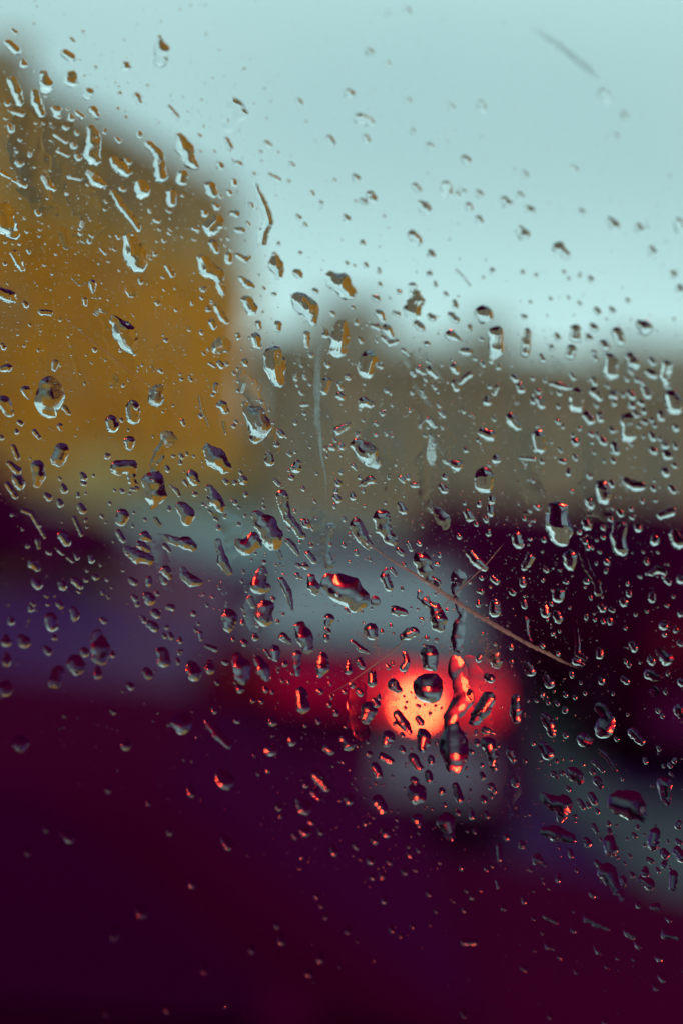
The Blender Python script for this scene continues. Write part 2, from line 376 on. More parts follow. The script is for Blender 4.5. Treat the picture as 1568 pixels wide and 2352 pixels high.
# saloon with the lit brake lamp
sx = x_at(815, 7.0, 0.85)
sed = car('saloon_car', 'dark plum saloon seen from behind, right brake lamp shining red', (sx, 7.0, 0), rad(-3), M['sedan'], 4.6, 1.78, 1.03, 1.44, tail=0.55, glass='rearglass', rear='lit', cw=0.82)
lb = MB().box(-0.42, 0.08, -0.035, 0.06, 0.82, 0.99).build('light_bar', M['lamp_bar'], sed, bevel=0.015)
ll = MB().box(-0.74, -0.43, -0.03, 0.08, 0.82, 0.99).build('tail_lamp', M['lamp_faint'], sed, bevel=0.02); ll['label'] = 'dim left tail lamp with a faint painted glow'
rl = MB().box(0.10, 0.70, -0.04, 0.08, 0.815, 0.995).build('tail_lamp', M['lamp_red'], sed, bevel=0.03); rl['label'] = 'bright red lit right tail lamp'
MB().disc((0, 0, 0), 0.036, 0.012, 20, prof=((-1, 0.8), (0, 1.0), (1, 0.8))).build('bulb', M['bulb'], rl)
MB().disc((0, 0, 0), 0.062, 0.006, 24, prof=((-1, 0.9), (0, 1.0), (1, 0.9))).build('reflector', M['lamp_core'], rl)
rc = [q for q in rl.children if q.name.startswith('reflector')][0]; rc.rotation_euler = (0, 0, rad(90)); rc.location = (0.31, -0.042, 0.875)
bb = [q for q in rl.children if q.name.startswith('bulb')][0]; bb.rotation_euler = (0, 0, rad(90)); bb.location = (0.31, -0.055, 0.86)
MB().box(0.14, 0.68, -0.10, -0.06, 0.42, 0.68).build('number_plate', M['plate'], sed, bevel=0.01)
# others
car('dark_hatchback', 'dark aubergine hatchback parked far left before the ochre house', (x_at(-560, 16.5, 0.7), 17.2, 0), rad(-84), M['aubergine'], 4.2, 1.75, 0.98, 1.50, kind='hatch')
car('dark_estate', 'dark aubergine car standing beyond the saloon before the olive building', (x_at(905, 17.0, 0.7), 17.0, 0), rad(-93), M['aubergine'], 4.6, 1.8, 1.0, 1.42, kind='hatch')
car('dark_off_roader', 'tall dark maroon off-roader at the right edge', (x_at(1815, 9.0, 1.0), 9.2, 0), rad(8), M['maroon'], 4.5, 1.95, 1.15, 1.78, kind='hatch')

# ------------------------------------------------------------------ the window glass plane
TILT = rad(17.0)
g_cam = Vector((0.61, 0.79, 0))                       # view direction in which the glass comes nearer
n_cam = Vector((g_cam.x * math.sin(TILT), g_cam.y * math.sin(TILT), math.cos(TILT)))   # towards the camera
c_px = (784 - 129 * 0.61, 1176 + 129 * 0.79)          # a view point on the line of sharp focus
d0 = ray(*c_px); P0 = cam.location + d0 * FOC         # d0 has unit depth
N_IN = (ROT @ n_cam).normalized()                     # glass normal, into the cabin
N_OUT = -N_IN
UPV = (Vector((0, 0, 1)) - N_IN * N_IN.z).normalized()
RGT = UPV.cross(N_IN).normalized()
GM = Matrix((RGT, UPV, N_IN)).transposed().to_4x4(); GM.translation = P0
# local frame of the glass: x right, y up, z into the cabin; the outer face is z = 0
S = 2731.0 / 1568.0
def to_glass(sx_, sy_):
    d = ray(sx_ / S, sy_ / S)
    t = (P0 - cam.location).dot(N_IN) / d.dot(N_IN)
    p = cam.location + d * t - P0
    return p.dot(RGT), p.dot(UPV), t
MMPX = FOC / (3267 * S)                               # metres per source pixel at unit depth ratio
def px_scale(sx_, sy_):
    return to_glass(sx_, sy_)[2] / (3267 * S)

win = empty('car_window'); win.matrix_world = GM
tag(win, 'rain spattered, scratched car window pane filling the whole picture', 'window')
def pane_material():
    m, nt, out = nmat('window_glass')
    tr = nt.nodes.new('ShaderNodeBsdfTransparent'); gl = nt.nodes.new('ShaderNodeBsdfGlossy')
    tr.inputs[0].default_value = (0.985, 0.99, 0.99, 1); gl.inputs['Roughness'].default_value = 0.02
    lw = nt.nodes.new('ShaderNodeLayerWeight'); lw.inputs['Blend'].default_value = 0.5
    pw = nt.nodes.new('ShaderNodeMath'); pw.operation = 'POWER'; pw.inputs[1].default_value = 5.0
    fr = nt.nodes.new('ShaderNodeMath'); fr.operation = 'MULTIPLY_ADD'; fr.inputs[1].default_value = 0.9; fr.inputs[2].default_value = 0.04
    nt.links.new(lw.outputs['Facing'], pw.inputs[0]); nt.links.new(pw.outputs[0], fr.inputs[0])
    mx = nt.nodes.new('ShaderNodeMixShader')
    nt.links.new(fr.outputs[0], mx.inputs[0]); nt.links.new(tr.outputs[0], mx.inputs[1]); nt.links.new(gl.outputs[0], mx.inputs[2])
    nt.links.new(mx.outputs[0], out.inputs[0]); return m
M['glass'] = pane_material()
PX0, PX1, PY0, PY1 = -0.42, 0.42, -0.30, 0.30
pane = MB().box(PX0, PX1, PY0, PY1, 0.0, 0.004).build('glass_pane', M['glass'], win)
fr = MB()
fr.box(PX0-0.03, PX1+0.03, PY1, PY1+0.03, -0.006, 0.012).box(PX0-0.03, PX1+0.03, PY0-0.03, PY0, -0.006, 0.012)
fr.box(PX0-0.03, PX0, PY0, PY1, -0.006, 0.012).box(PX1, PX1+0.03, PY0, PY1, -0.006, 0.012)
fr.build('rubber_seal', M['rubber'], win)
cab = empty('vehicle_cabin'); cab.matrix_world = GM
tag(cab, 'dark interior shell of the vehicle the picture is taken from', 'cabin', kind='structure')
X0, X1, Y0, Y1, Z1 = -1.0, 1.0, -1.1, 0.55, 1.9
for nm, a in (('door_panel', (X0, X1, Y0, PY0-0.03, 0.0, 0.06)), ('roof_rail', (X0, X1, PY1+0.03, Y1, 0.0, 0.06)),
              ('pillar', (X0, PX0-0.03, PY0-0.03, PY1+0.03, 0.0, 0.06)), ('pillar', (PX1+0.03, X1, PY0-0.03, PY1+0.03, 0.0, 0.06)),
              ('roof_lining', (X0, X1, Y1, Y1+0.05, 0.0, Z1)), ('cabin_floor', (X0, X1, Y0-0.05, Y0, 0.0, Z1)),
              ('side_lining', (X0-0.05, X0, Y0-0.05, Y1+0.05, 0.0, Z1)), ('side_lining', (X1, X1+0.05, Y0-0.05, Y1+0.05, 0.0, Z1)),
              ('back_lining', (X0, X1, Y0, Y1, Z1, Z1+0.05))):
    MB().box(*a).build(nm, M['cabin'], cab)

# ------------------------------------------------------------------ water
def water_material():
    m, nt, out = nmat('rain_water')
    g = nt.nodes.new('ShaderNodeBsdfGlass'); g.inputs['IOR'].default_value = 1.333; g.inputs['Roughness'].default_value = 0.0
    g.inputs['Color'].default_value = (1, 1, 1, 1)
    nt.links.new(g.outputs[0], out.inputs[0]); return m
M['water'] = water_material()

T = dict(A=(0,100,.4464), B=(650,400,.4464), C=(0,900,.4464), D=(650,1200,.4464), E=(1300,1000,.4464), F=(2031,1000,.4464), G=(0,1750,.4464),
         H=(650,1900,.4464), I=(1300,1900,.4464), J=(2031,1900,.4464), K=(1300,2600,.4464), L=(2031,2700,.4464),
         M=(0,2048,.871), N=(0,3072,.871), O=(1366,3072,.871), P=(1366,0,.871))
# every drop: spine points x,y,radius; drops parted by ';'.  Leading letter f = thin film, s = streak / trickle
DROPS = dict(
A="""80,160,34 145,225,38; 1420,130,34 1450,220,58 1440,330,50; 590,255,38 640,290,38; 1130,365,42; 1228,635,28 1250,690,24; 210,340,40;
400,440,34 418,530,52 410,580,34; 650,450,38 640,500,58; 108,490,36 150,600,42 180,700,32; 70,700,34; 315,600,28 330,690,42 375,800,32; 385,680,36;
120,780,20 200,800,25; 510,760,44 512,810,30; 640,825,30; 688,780,20 742,822,22; 590,920,30; 690,970,24; 100,930,34; 838,760,38 872,810,28;
800,600,38 780,640,32; 820,920,38 842,1050,58 828,1170,58 850,1215,48; 492,985,14 590,1050,18; 660,1080,31; 700,1185,34; 518,1130,15 612,1172,18;
620,1362,18 720,1380,20; 808,1320,32 860,1390,48 922,1430,32; 1018,1205,34 1080,1270,56 1132,1318,44; 1150,1222,30; 1338,1070,38 1416,1150,38 1428,1250,42 1448,1360,54;
1258,1425,42 1280,1480,58 1250,1540,24; 1538,1500,38 1540,1590,40; 1252,980,30; 1060,1030,28; 942,950,24; 1016,1500,20 1090,1620,34 1180,1730,30 1240,1820,28;
398,1360,26 440,1440,34 490,1470,20; 130,1390,20 220,1440,25; 18,1320,22 80,1360,15; 172,1240,40; 30,1640,60 60,1790,84 130,1880,38; 1100,1470,28; 738,1760,14 735,1800,18;
1410,1750,27; 800,1938,22; 270,1160,24; 340,1680,30; 1430,1830,19; 1470,1928,22; 180,1030,20; 1340,1665,18; 600,950,10; 320,880,14; 390,880,14; 1060,1900,20; 720,1870,18; 820,1890,15; 990,1890,12;350,1890,16; 240,1850,18; 358,1832,14; 220,1730,14; 940,1650,16; 950,1580,18; 1130,830,20; 1075,610,24; 1055,750,20; 650,140,24; 130,60,26; 1520,730,22; 745,1360,18""",
B="""150,320,30 200,430,66 250,550,52 290,592,28; 182,670,42 170,725,44; 330,320,24; 575,355,22 612,425,22; 520,590,38; 680,570,27; f640,50,66 700,120,50 585,220,56;
430,775,52 450,840,44; 520,860,22; 600,830,30; 640,740,34; 480,950,36; 650,1020,40; 492,1090,58 430,1150,62; 378,1010,34; 700,1170,34; 280,1150,20 322,1160,18; 590,1240,20;
448,1285,34 482,1350,28; 370,1430,46 405,1520,66 490,1560,46 540,1700,28 552,1765,14; 595,1420,36; 675,1390,24 740,1432,29 785,1410,14; 708,1600,27 760,1650,38 812,1662,20;
360,1690,30; 350,1770,16; 440,1815,15; 755,1795,44 800,1870,54; 486,1850,26 525,1930,30 570,1985,24; 850,1970,30; s828,770,22 878,880,31 920,980,35 950,1090,38 902,1190,38 888,1285,36;
1000,1390,28 1020,1480,58 1042,1570,38; 1215,1560,44; 1240,1800,76 1305,1870,78 1330,1970,42; 1495,340,28 1530,390,20; 930,385,24 980,412,14; 1160,580,24; 1340,840,27; 960,670,18 1045,712,18;
880,465,20; 820,660,20; 1220,1050,27; 1280,1120,22; 1235,1370,18; 910,1690,18; 1000,1740,20; 1370,1710,25; 60,60,18 140,150,16; 1230,20,26; 1040,1290,20; 1420,920,22; 340,460,16; 60,995,20; 800,950,22; 770,1110,20; 1035,470,16; 1130,730,18; 1540,720,18; 560,1300,14; 610,1340,16""",
C="""1175,120,56 1208,250,88 1240,350,64 1262,395,44; 125,250,30 170,340,33 200,395,24; 0,600,46 80,640,52 142,682,28; 230,712,27; 372,782,26 452,790,24; 762,670,20 770,710,18; 905,210,15 948,258,14;
1050,860,46 1108,950,86 1160,1060,68 1182,1130,38; 1080,1122,17; 500,1235,28 490,1288,24; 440,1440,88 448,1560,108 440,1655,78; 580,1640,24 622,1690,14; 1412,1470,44 1400,1560,62; 1190,1630,54 1195,1730,52;
998,1755,48 1012,1812,48; 1165,1940,45 1160,1990,34; 36,1590,58 90,1680,38; 228,1480,38 272,1550,18; 70,1280,36 20,1290,24; 828,525,34 838,590,18; f870,632,30; f660,460,26 720,520,24 790,500,20; 860,800,15; 160,980,14; 260,240,18;
240,60,16; 45,345,18; 1490,1040,18; 1388,255,26; 1350,300,15; 800,145,20; 540,850,15; f650,1150,22 690,1260,24 712,1370,18; 1500,370,24 1545,450,24; 540,1800,24 545,1830,17; 1090,1750,18; 310,1850,20 352,1905,18;
185,1775,24; 150,1850,20; 1150,1835,13; 820,1235,12; 945,1210,13; 1440,1310,18; 500,260,14; 970,320,14; 1030,220,14; 990,210,12; 470,440,12; 720,935,11; 1465,985,12; 850,1120,20; 1260,500,24; 1410,700,24; f900,740,40 960,760,30; f570,60,40 600,180,36; f600,960,18 640,1080,16; f360,1200,24 390,1290,20; f1020,1390,44; 1000,1445,12; 1460,470,15; 1070,405,12; 400,360,12; f1180,600,44; 1240,1270,12; f850,1750,16 845,1900,18; f1350,1290,34; 30,1090,24; 15,1900,22; 120,1990,30""",
D="""440,200,28 462,240,24; 240,262,17; 350,290,22; f500,420,56 545,400,66; 680,325,25; 838,335,42 850,400,38; 1035,215,30 1030,262,27; 520,580,30; 575,570,18; 420,568,11 470,598,12; 740,560,34; 998,475,66 1005,600,82 1022,700,66;
1290,305,28 1295,410,22; 1330,490,27; 1480,570,30; 1460,300,34; 1190,690,27; 1275,690,22; 1240,830,20; 1472,730,38 1450,812,36; 480,765,24 475,810,20; 450,850,18; 535,945,43 562,990,28; 768,960,42 830,1050,82 872,1130,92 850,1220,56;
1060,1200,32; 1020,1290,34; 180,1085,17 192,1120,14; 660,1090,18; 640,1130,22; 412,1340,50 480,1420,78 540,1485,62; 265,1575,48 292,1625,38; 220,1380,15; 170,1400,22; 100,1400,16; 280,1400,15; 160,1455,18; 45,1510,25;
960,1430,40; 1205,1490,44; 1155,1590,28; 565,1625,24; 720,1610,44; 645,1632,24; 195,1625,16 222,1658,12; 75,1668,11 130,1710,17 150,1752,14; 290,1740,24; 430,1690,34 470,1790,58 512,1855,42; 1005,1615,16 1045,1655,18; 1260,1690,22; 745,1740,22;
f30,1240,58; 650,1810,22; 900,1810,15; 60,1870,20; 685,1860,14; 735,1930,18; 560,1940,18; 885,910,20; 960,985,12; 1270,1015,20; 990,1100,16; 865,795,11; 1255,940,20 1300,940,14; 160,665,13; 255,715,15; 170,710,16; 95,945,12; 680,730,14; 810,740,12; 1190,1100,22; 1520,1320,30; 1545,1255,20; 1380,1550,14; 1140,1380,22; 1185,1355,18; 340,1040,20; 640,655,16; 1245,590,18; 1320,755,18; f340,870,18 360,980,20 420,1120,12; f550,1100,18 570,1190,16; 910,1860,18; 410,440,14; 370,480,14; 30,360,22; 265,30,15; 440,20,18; 120,90,16; 410,80,26; 860,210,26 870,250,18; 780,340,16; f740,760,16 715,820,14""",
E="""60,240,56 130,300,86 200,380,66; 490,310,24; 450,430,34; 240,510,27; 760,340,34 822,450,50 785,545,76; 1420,575,78; 940,50,28; 935,210,28; 1160,490,31; 1150,610,40; 950,600,40; 640,570,28; 488,570,38 512,622,28; 425,680,22 470,690,32;
555,715,46 592,765,28; 518,785,24 580,838,30 645,818,22; 150,670,52 130,800,76 120,890,66; 392,975,72 370,1080,66; 492,1040,25; s1175,190,15 1222,235,12 1292,325,12; 1530,750,66 1530,880,56 1498,975,28; 20,1020,30; 205,1140,28; 125,1200,22 145,1240,20; 5,1200,44;
140,1310,38; 550,1255,30; 700,895,24 742,942,14; 330,1420,14 350,1365,44 400,1385,28; 510,1460,26; 880,1290,34; 842,1070,32 882,1102,20; 790,1110,28; 930,1000,27; 950,1080,42 990,1130,25; 1158,1050,38 1172,1090,30; 1210,1190,18 1260,1140,24 1302,1110,24; 1170,1220,38;
980,1225,22; 1450,1350,44; 1540,1230,22 1510,1290,18; 1470,1220,25; 930,1525,32 982,1580,20; 1050,1470,30; 1450,1650,58; 1260,910,38; 1125,765,50 1190,802,24; 905,835,32; 320,810,25; 840,680,38; 110,1620,34 205,1572,26; 275,1750,54 370,1820,86 450,1900,46;
150,1760,32; 290,1645,25; 1160,1850,40; 1080,1890,18 1180,1930,46; 970,1730,34; 1260,1790,25; 1530,1870,40; 450,1650,25; 460,1560,20; 80,1770,25; 480,190,22; 1490,180,28; 1080,400,24; 660,370,26; 365,140,24; 195,120,20; 850,890,16; 460,810,18; 280,640,24; 70,570,26; 985,310,22; 1290,700,24; 1400,800,26; 1340,970,20; 1300,1480,16; 350,1200,14; 900,1160,20; 550,1640,20; 600,1665,16; 340,1525,14; 1240,1440,24; 1020,1390,24; 850,1575,18; 920,1590,20; 1050,1590,16; 250,1930,20 280,1960,14; 1060,2000,24; 145,1990,20; 1410,1020,26; 1550,1040,26; 1010,1270,16; 1040,1030,18; 1130,980,18; 600,1390,14; 780,1280,18; 895,1665,16; 945,1670,18; 1510,1515,20; 1370,1700,16; 90,1700,18; 240,1760,14""",
F="""480,40,32 542,66,18; 740,260,32; 1480,220,32; 1070,450,28; 130,200,22; 1205,680,72; 605,715,42 598,785,44; 760,690,40; 975,735,46 1000,810,44; 178,730,30 162,835,36 150,915,38; 572,885,38 556,940,38; 1110,990,66; 920,970,50 920,1100,60; 1425,1030,46 1400,1140,40 1432,1215,28;
305,970,34; 760,910,30; 60,1150,34; 110,1240,44; 385,1195,18 455,1215,27 525,1232,24; 765,1270,42 812,1322,28; 270,1265,30; 940,1300,48; 1100,1300,38; 1235,1280,44; 1480,1370,76; 622,1290,50 608,1390,60; 1110,1390,38; 1190,1370,32; 220,1350,30; 290,1370,40;
30,1515,46 82,1590,33; 1280,1110,44; 770,1180,34; 750,1110,32; 580,1135,27; 720,1510,44; 825,1500,34; 1370,1490,38; 1220,1540,25; 450,1540,27; 1070,1515,52 1075,1650,62; 1500,1590,35; 930,1610,30; 1290,1670,34; 268,1670,54 280,1770,52; 600,1720,40; 845,1710,34; 960,1780,44;
1400,1745,40; 1495,1755,28; 1300,1800,38; 1420,1835,48; 600,1860,25; 490,1895,25; 940,1885,25; 300,1890,24; 110,1865,14 235,1875,14; 1490,1930,28; 1410,1990,45; 540,1990,28; 200,470,18; 540,430,16; 640,480,20; 800,550,30; 930,540,28; 250,230,20; 500,200,20; 640,230,20; 380,440,18; 140,600,28; 1100,1090,26; 1150,1160,28; 1200,1190,26; 1060,1150,24; 1030,1300,24; 950,1370,28; 1210,1440,30; 1140,1470,26; 1280,1520,24; 1310,1570,26; 1170,1580,20; 790,1390,22; 890,1220,18; 450,1400,20; 460,1280,20; 220,1150,20; 640,1600,20; 580,1660,18; 750,1650,24; 800,1660,22; 240,1610,16; 470,1795,18; 390,1720,16; 770,1815,16; 860,1890,16; 150,1910,16; 560,1230,18; 330,1170,18; 1290,1000,36; 720,780,34; 860,850,44; 440,780,30; 390,870,26; 25,1030,18; 490,1580,18; 1540,350,40; 780,970,30; 1360,1690,22; 1210,1670,18; 1100,1740,18""",
G="""552,115,56 530,190,60; 120,80,20 162,182,21; 85,230,22 160,300,33; 170,400,48; 68,420,22 142,530,21; 342,260,54 352,340,50 330,410,36; 960,160,32; 750,350,34; 575,460,34; 735,640,34; 430,530,30; 540,590,29; 1060,265,60 1165,260,50 1185,360,36 1212,455,24;
1505,25,66 1415,150,28 1390,270,34 1380,400,82 1392,520,80 1380,585,44; 1100,690,50 1090,750,44; 1062,850,23 1105,922,21; 1300,885,42 1342,912,24; 1150,1005,32 1240,1060,58 1340,1095,40; 1265,965,38 1320,1000,24; 1460,1165,32 1512,1222,28; 208,652,17 280,680,17 342,780,17 402,892,13;
665,722,16 732,872,15; 560,880,38 602,940,33; 300,1130,42 335,1172,25; 330,1310,40; 560,1320,38; 675,1285,34 722,1332,24; 250,970,22; 440,1030,22; 338,925,22 350,985,14; 690,1070,22; 525,1010,14 565,1045,12; 605,1075,11 652,1112,12; 820,1090,28; 770,1275,22; 860,1250,30; 1195,1290,30; 1335,1290,30;
1470,1280,30; 1340,1440,50; 1400,1580,38; 1370,1690,44; 670,1580,40; 455,1615,46 470,1690,46; 865,1780,44 905,1890,74 890,1975,52; 760,1920,40; 210,1790,33 222,1880,28; 100,1640,30; 430,1910,34; 30,1770,40; 1470,1970,48; 1530,1520,30; 1290,1630,25; 770,500,14; 700,515,18; 1030,475,14; 1095,480,22; 1500,280,24; 1515,640,18; 1200,670,15; 770,740,16; 910,700,14 925,720,10; 950,760,12; 1300,735,18; f1390,730,20 1430,780,18; 1480,890,24 1550,925,24; 1480,995,18 1520,1020,12; 200,820,12; 110,690,16; 780,800,14; 1190,790,14; 750,410,24; 840,340,16; 540,370,16; 985,590,16; 1165,500,14; 1410,1400,20; 1210,1440,26; 1230,1490,24; 1490,1700,22; 1530,1780,26; 540,1500,30; 280,1530,28; 300,1490,20; 490,1790,26; 60,1990,40; 1010,1940,24; 930,1640,24; 960,1270,18; 920,1390,18; 970,1430,16; 420,1420,18; 430,1490,20; 710,1380,16; 780,1190,16; 900,1140,14; 1100,1190,14""",
H="""185,300,56 222,360,62 208,412,42; 860,370,54 930,460,86 985,560,86 1002,622,46; 1070,190,48 1090,290,40 1120,390,36 1190,470,33 1242,545,32; 1280,430,44; 690,615,44 742,645,66 820,580,54 852,625,32; 1125,595,26 1170,640,26 1212,712,16; 1150,580,33;
1305,705,26 1352,770,25; 1275,810,34; 1215,810,22; 488,595,26 520,680,27 542,770,43 602,875,26; 25,555,22 100,592,22 205,610,52 275,652,32; 178,845,18 200,900,36 270,950,46 335,965,28; 25,855,42 62,912,24; 20,635,22 70,685,12; 20,950,25;
890,875,42 870,930,46 858,995,64 925,1010,32; 1068,945,28 1120,1050,32 1165,1205,13; 1335,925,33 1350,1000,48 1362,1042,33; 1390,1100,28; 568,1035,12 576,1180,10 600,1270,58 590,1360,46; 785,1110,26 812,1172,21; 990,1110,25; 725,865,14; 910,780,22; 685,440,20;
925,1185,66 900,1280,62 932,1312,38; 1225,1360,46 1270,1460,66 1295,1555,44; 1080,1450,36 1132,1492,21; 1495,1285,42 1478,1335,28; 1480,1395,25; 1470,1460,30; 1010,1575,44 1010,1632,33; 1125,1555,16 1182,1582,17; 925,1575,12 962,1632,12;
672,1635,40 710,1720,66 712,1812,56; 855,1655,36 900,1740,52 932,1802,33; 1440,1645,46 1430,1730,52 1410,1782,28; 1212,1610,36 1200,1700,26 1212,1772,24; 1100,1690,30; 245,1725,42 272,1795,42; 430,1720,44; 40,1640,48; 390,1530,15 475,1562,21; 280,1240,25; 75,1175,22 102,1218,14;
830,1450,30; 720,1510,22; 630,1470,20; 720,1320,22; 920,1920,22; 700,1910,22; 1240,1960,34; 1410,1940,25; 370,1070,15; f1505,470,42 1462,560,37 1462,680,28 1500,800,42; 340,1420,22 345,1470,16; 720,1200,14; 735,1250,16; 710,950,14; 750,1035,14; 690,290,14; 735,345,15; 1080,1250,15; 1035,1315,18; 830,700,14; 800,760,12; 1130,485,12; 1340,485,16; 1330,630,24; 1230,605,16; f1040,690,22 1060,740,18; f1045,800,16; 500,470,24; 470,390,16 495,410,10; 560,370,18; 420,325,14; 650,245,22; 400,270,18; 360,260,16; 1375,390,12; 300,190,22; 850,1345,22; 560,1680,24; 540,1655,14; 1160,1780,14; 1035,1755,14; 1430,1815,14; 1500,1870,14; 490,1860,22; 1070,1840,16; 650,1860,14; 1210,905,24; 150,1590,20; 160,1480,22; 20,1440,22; 300,1390,18; 140,1670,20; 510,1010,14; 400,1165,16; 320,1330,16; 450,1090,14""",
I="""50,980,72 175,1035,124 290,1105,100; 285,450,56 320,540,50 385,625,36; 508,385,70 520,480,55 580,580,46 625,622,22; 690,300,38; 805,90,28; 1055,120,40; 1430,10,76 1430,90,72; 335,72,22 410,42,36; f950,280,28 1060,400,52 1080,450,38; 868,765,70 892,850,50 930,940,32 1005,965,22;
550,855,22 532,920,37 572,1005,36; 595,845,18 632,892,14; 845,1085,32 900,1140,27 980,1200,42 1012,1290,66 1012,1350,52; 630,1215,42 705,1232,32; 1305,705,36 1360,770,48 1415,825,36; f1200,920,62 1162,1020,30 1160,1090,26;
f1190,1160,26 1230,1260,28 1200,1350,46 1180,1470,52 1190,1550,34; s1185,1670,40 1190,1720,50 1172,1780,42 1205,1890,52 1248,1990,52 1180,2085,60 1130,2200,50 1142,2290,52 1140,2370,92 1152,2490,104 1140,2600,64; 410,1385,54 422,1430,48; 690,1450,26 742,1430,42 800,1405,40; 245,1495,18 320,1560,24 385,1592,14;
940,1615,76 942,1690,62; 715,1605,22 732,1680,26 700,1730,33; 210,1680,20 210,1750,33; 305,1665,28 332,1712,28; 420,1830,48; 598,1810,12 612,1880,46 648,1920,34; 920,1910,122; 1520,1165,46 1520,1215,52; 1390,1040,28; 1370,1150,25; 1520,940,34; 700,800,25; 745,610,16 770,665,20; 840,612,27; 280,700,22; 170,630,20; 110,210,34; 340,140,20; 245,185,34; 1290,370,38; 1480,320,34; 1380,260,30; 1490,220,34; s1190,250,10 1252,345,14;
1400,920,25; 1380,1640,34; 1530,1650,56; 865,1290,18; 910,1460,20; 995,1480,20; 510,1400,18; 200,1215,22; f450,1130,42; 1470,1820,44; 170,395,20; 340,555,12; 115,70,34; 100,140,22; 85,280,16; 1350,440,20; 1440,400,24; 1460,520,24; 1200,550,22; 1250,250,18; 870,460,14; 1025,720,18; 1005,800,20; 460,490,14; 400,535,14; 675,690,28; 215,775,14; 500,695,10; 1090,1210,14; 770,1190,10; 590,1350,16; 345,1325,10; 1520,1510,20; 1410,1420,14; 1480,1005,14; 740,20,26; 570,20,20; 690,40,30; 1070,10,30; 565,1720,22; 605,1690,14; 240,1880,26; 170,1940,18; 310,1950,28; 480,1990,20; f640,560,10; 400,760,14; 690,1020,16; 310,20,20; 260,180,20""",
J="""838,115,62 855,200,58; 445,330,90 455,450,100 460,540,82; 1000,465,60 985,565,60 1000,650,66; 730,260,44; 700,440,52; 1365,365,32 1465,325,36; 1055,60,36 1125,95,44 1195,102,34; 1310,580,48; 1510,570,72; 85,590,48; 1160,470,38; 930,80,30; 1300,120,30; 1470,130,34; 555,740,58 555,800,48;
s660,700,26 710,840,23 800,980,20 805,1050,30; 195,740,38 150,830,27; 450,1080,58; 145,1160,30; 330,1220,44; 440,1270,48; s598,1300,14 620,1500,20 620,1600,22 685,1640,20; 610,1670,36 660,1690,20; f145,1310,37 160,1420,22 195,1482,16; 130,960,34; 40,1050,34; 880,780,30; 1275,880,20 1340,848,28 1400,872,24; 1540,930,38; 1430,955,27;
1030,1140,38; 1080,1060,27; 840,1190,33; 1395,1340,42; 1120,1540,38; 1345,1575,22 1415,1645,54; 1280,1660,42; 1265,1785,44 1340,1822,26; 1540,1240,28; 1290,1100,36; 830,1840,33; 1050,1840,33; 190,1740,52; 360,1850,44; 820,1600,36; f1310,1940,42; 570,1790,24; 930,1210,20; 910,1310,25; 700,950,28; 1550,1860,38; 220,50,18; 570,145,18; 725,10,36; 1200,230,24; 1320,225,20; 1100,300,22; 1110,380,22; 1000,340,30; 920,400,22; 850,470,24; 640,510,24; 690,600,24; 790,580,16; 710,650,20; 750,650,16; 850,560,22; 260,290,22; 230,410,16; 145,390,22; 200,575,14; 320,580,24; 185,625,10; 820,690,16; 1210,690,14; 1340,690,12; 1180,910,18; 1070,975,16; 740,1100,16; 1140,1245,18; 700,1275,18; 770,1240,12; 775,1295,16; 850,1310,18; 1050,1370,18; 550,1190,12; 390,1155,14; 30,1540,20; 450,1600,18; 310,1530,20; 1500,1390,22; 1400,1430,22; 1540,1510,24; 1180,1680,14; 1430,1775,18; 1080,1700,22; 350,1290,14; 1480,1085,16; 1240,780,20; 875,860,18; 790,790,14; 1420,1170,14; 1240,1220,18; 400,1420,22; 460,1400,14; 520,960,18; 340,850,22; 650,1860,14""",
K="""1470,435,56 1400,540,62 1328,645,42; 392,540,66 370,620,42; 645,585,40 700,660,42 752,735,24; 850,640,34; 885,780,62 868,870,42; 560,785,56 540,832,36; 165,795,32 210,840,58; 790,970,42 842,1052,33; 950,990,34; 1015,1078,28 1070,1105,52; 930,1140,38; 800,1170,38; 440,1045,36 482,1112,32; 510,955,34 592,992,26;
820,1285,80; 1040,1260,36; 1165,1225,32 1202,1332,36; 1420,1340,34; 1485,1225,32 1520,1272,18; 470,1360,52 525,1432,32; 1090,1545,74 1120,1655,36; 825,1525,46 842,1572,24; 210,1340,46; 512,1595,27 552,1642,21; 358,1545,24; 440,1700,27; 80,1800,34; 400,1870,27; 572,1900,15; 720,1990,25; 15,865,22 50,922,15;
1465,850,64 1500,960,36 1522,1065,22; 1360,830,27; 1410,1130,30; 1400,1030,25; 1310,910,22; 690,890,30; 690,760,20; 1310,1480,27; 1450,1480,25; 1190,1460,22; 270,1765,15; 315,1880,15; 250,1840,12; 740,1830,15; 740,1760,14; 830,1795,13; 880,1750,12; 810,1970,14; 840,1640,14; 640,1580,14; 610,1600,12; 430,1500,18; 350,1320,12; 240,1195,10; 280,1240,12; 270,1140,12; 600,1130,12; 390,930,28; 380,820,20; 450,1195,13; 710,1235,12; 720,1020,12; 770,890,14; 1000,830,18; 1260,755,16; 1350,740,20; 1430,720,30 1510,750,14; 1450,950,14; 1270,1140,12; 1300,1260,14; 1330,1620,13; 1270,1620,11; 1120,1665,20; 135,1350,12; 125,1000,14; 160,1005,16; 290,860,14; 70,1040,12; 180,690,12; 100,540,16; 40,490,24; 450,470,36; 20,1230,22; 640,1520,18; 770,1670,12; 890,490,10; 730,465,14; 835,500,18; 715,520,16; 705,415,12; 940,570,18; 990,500,14; 810,430,12; 770,380,10; 620,660,24; 1490,1310,16; 1390,720,20; 1550,860,20""",
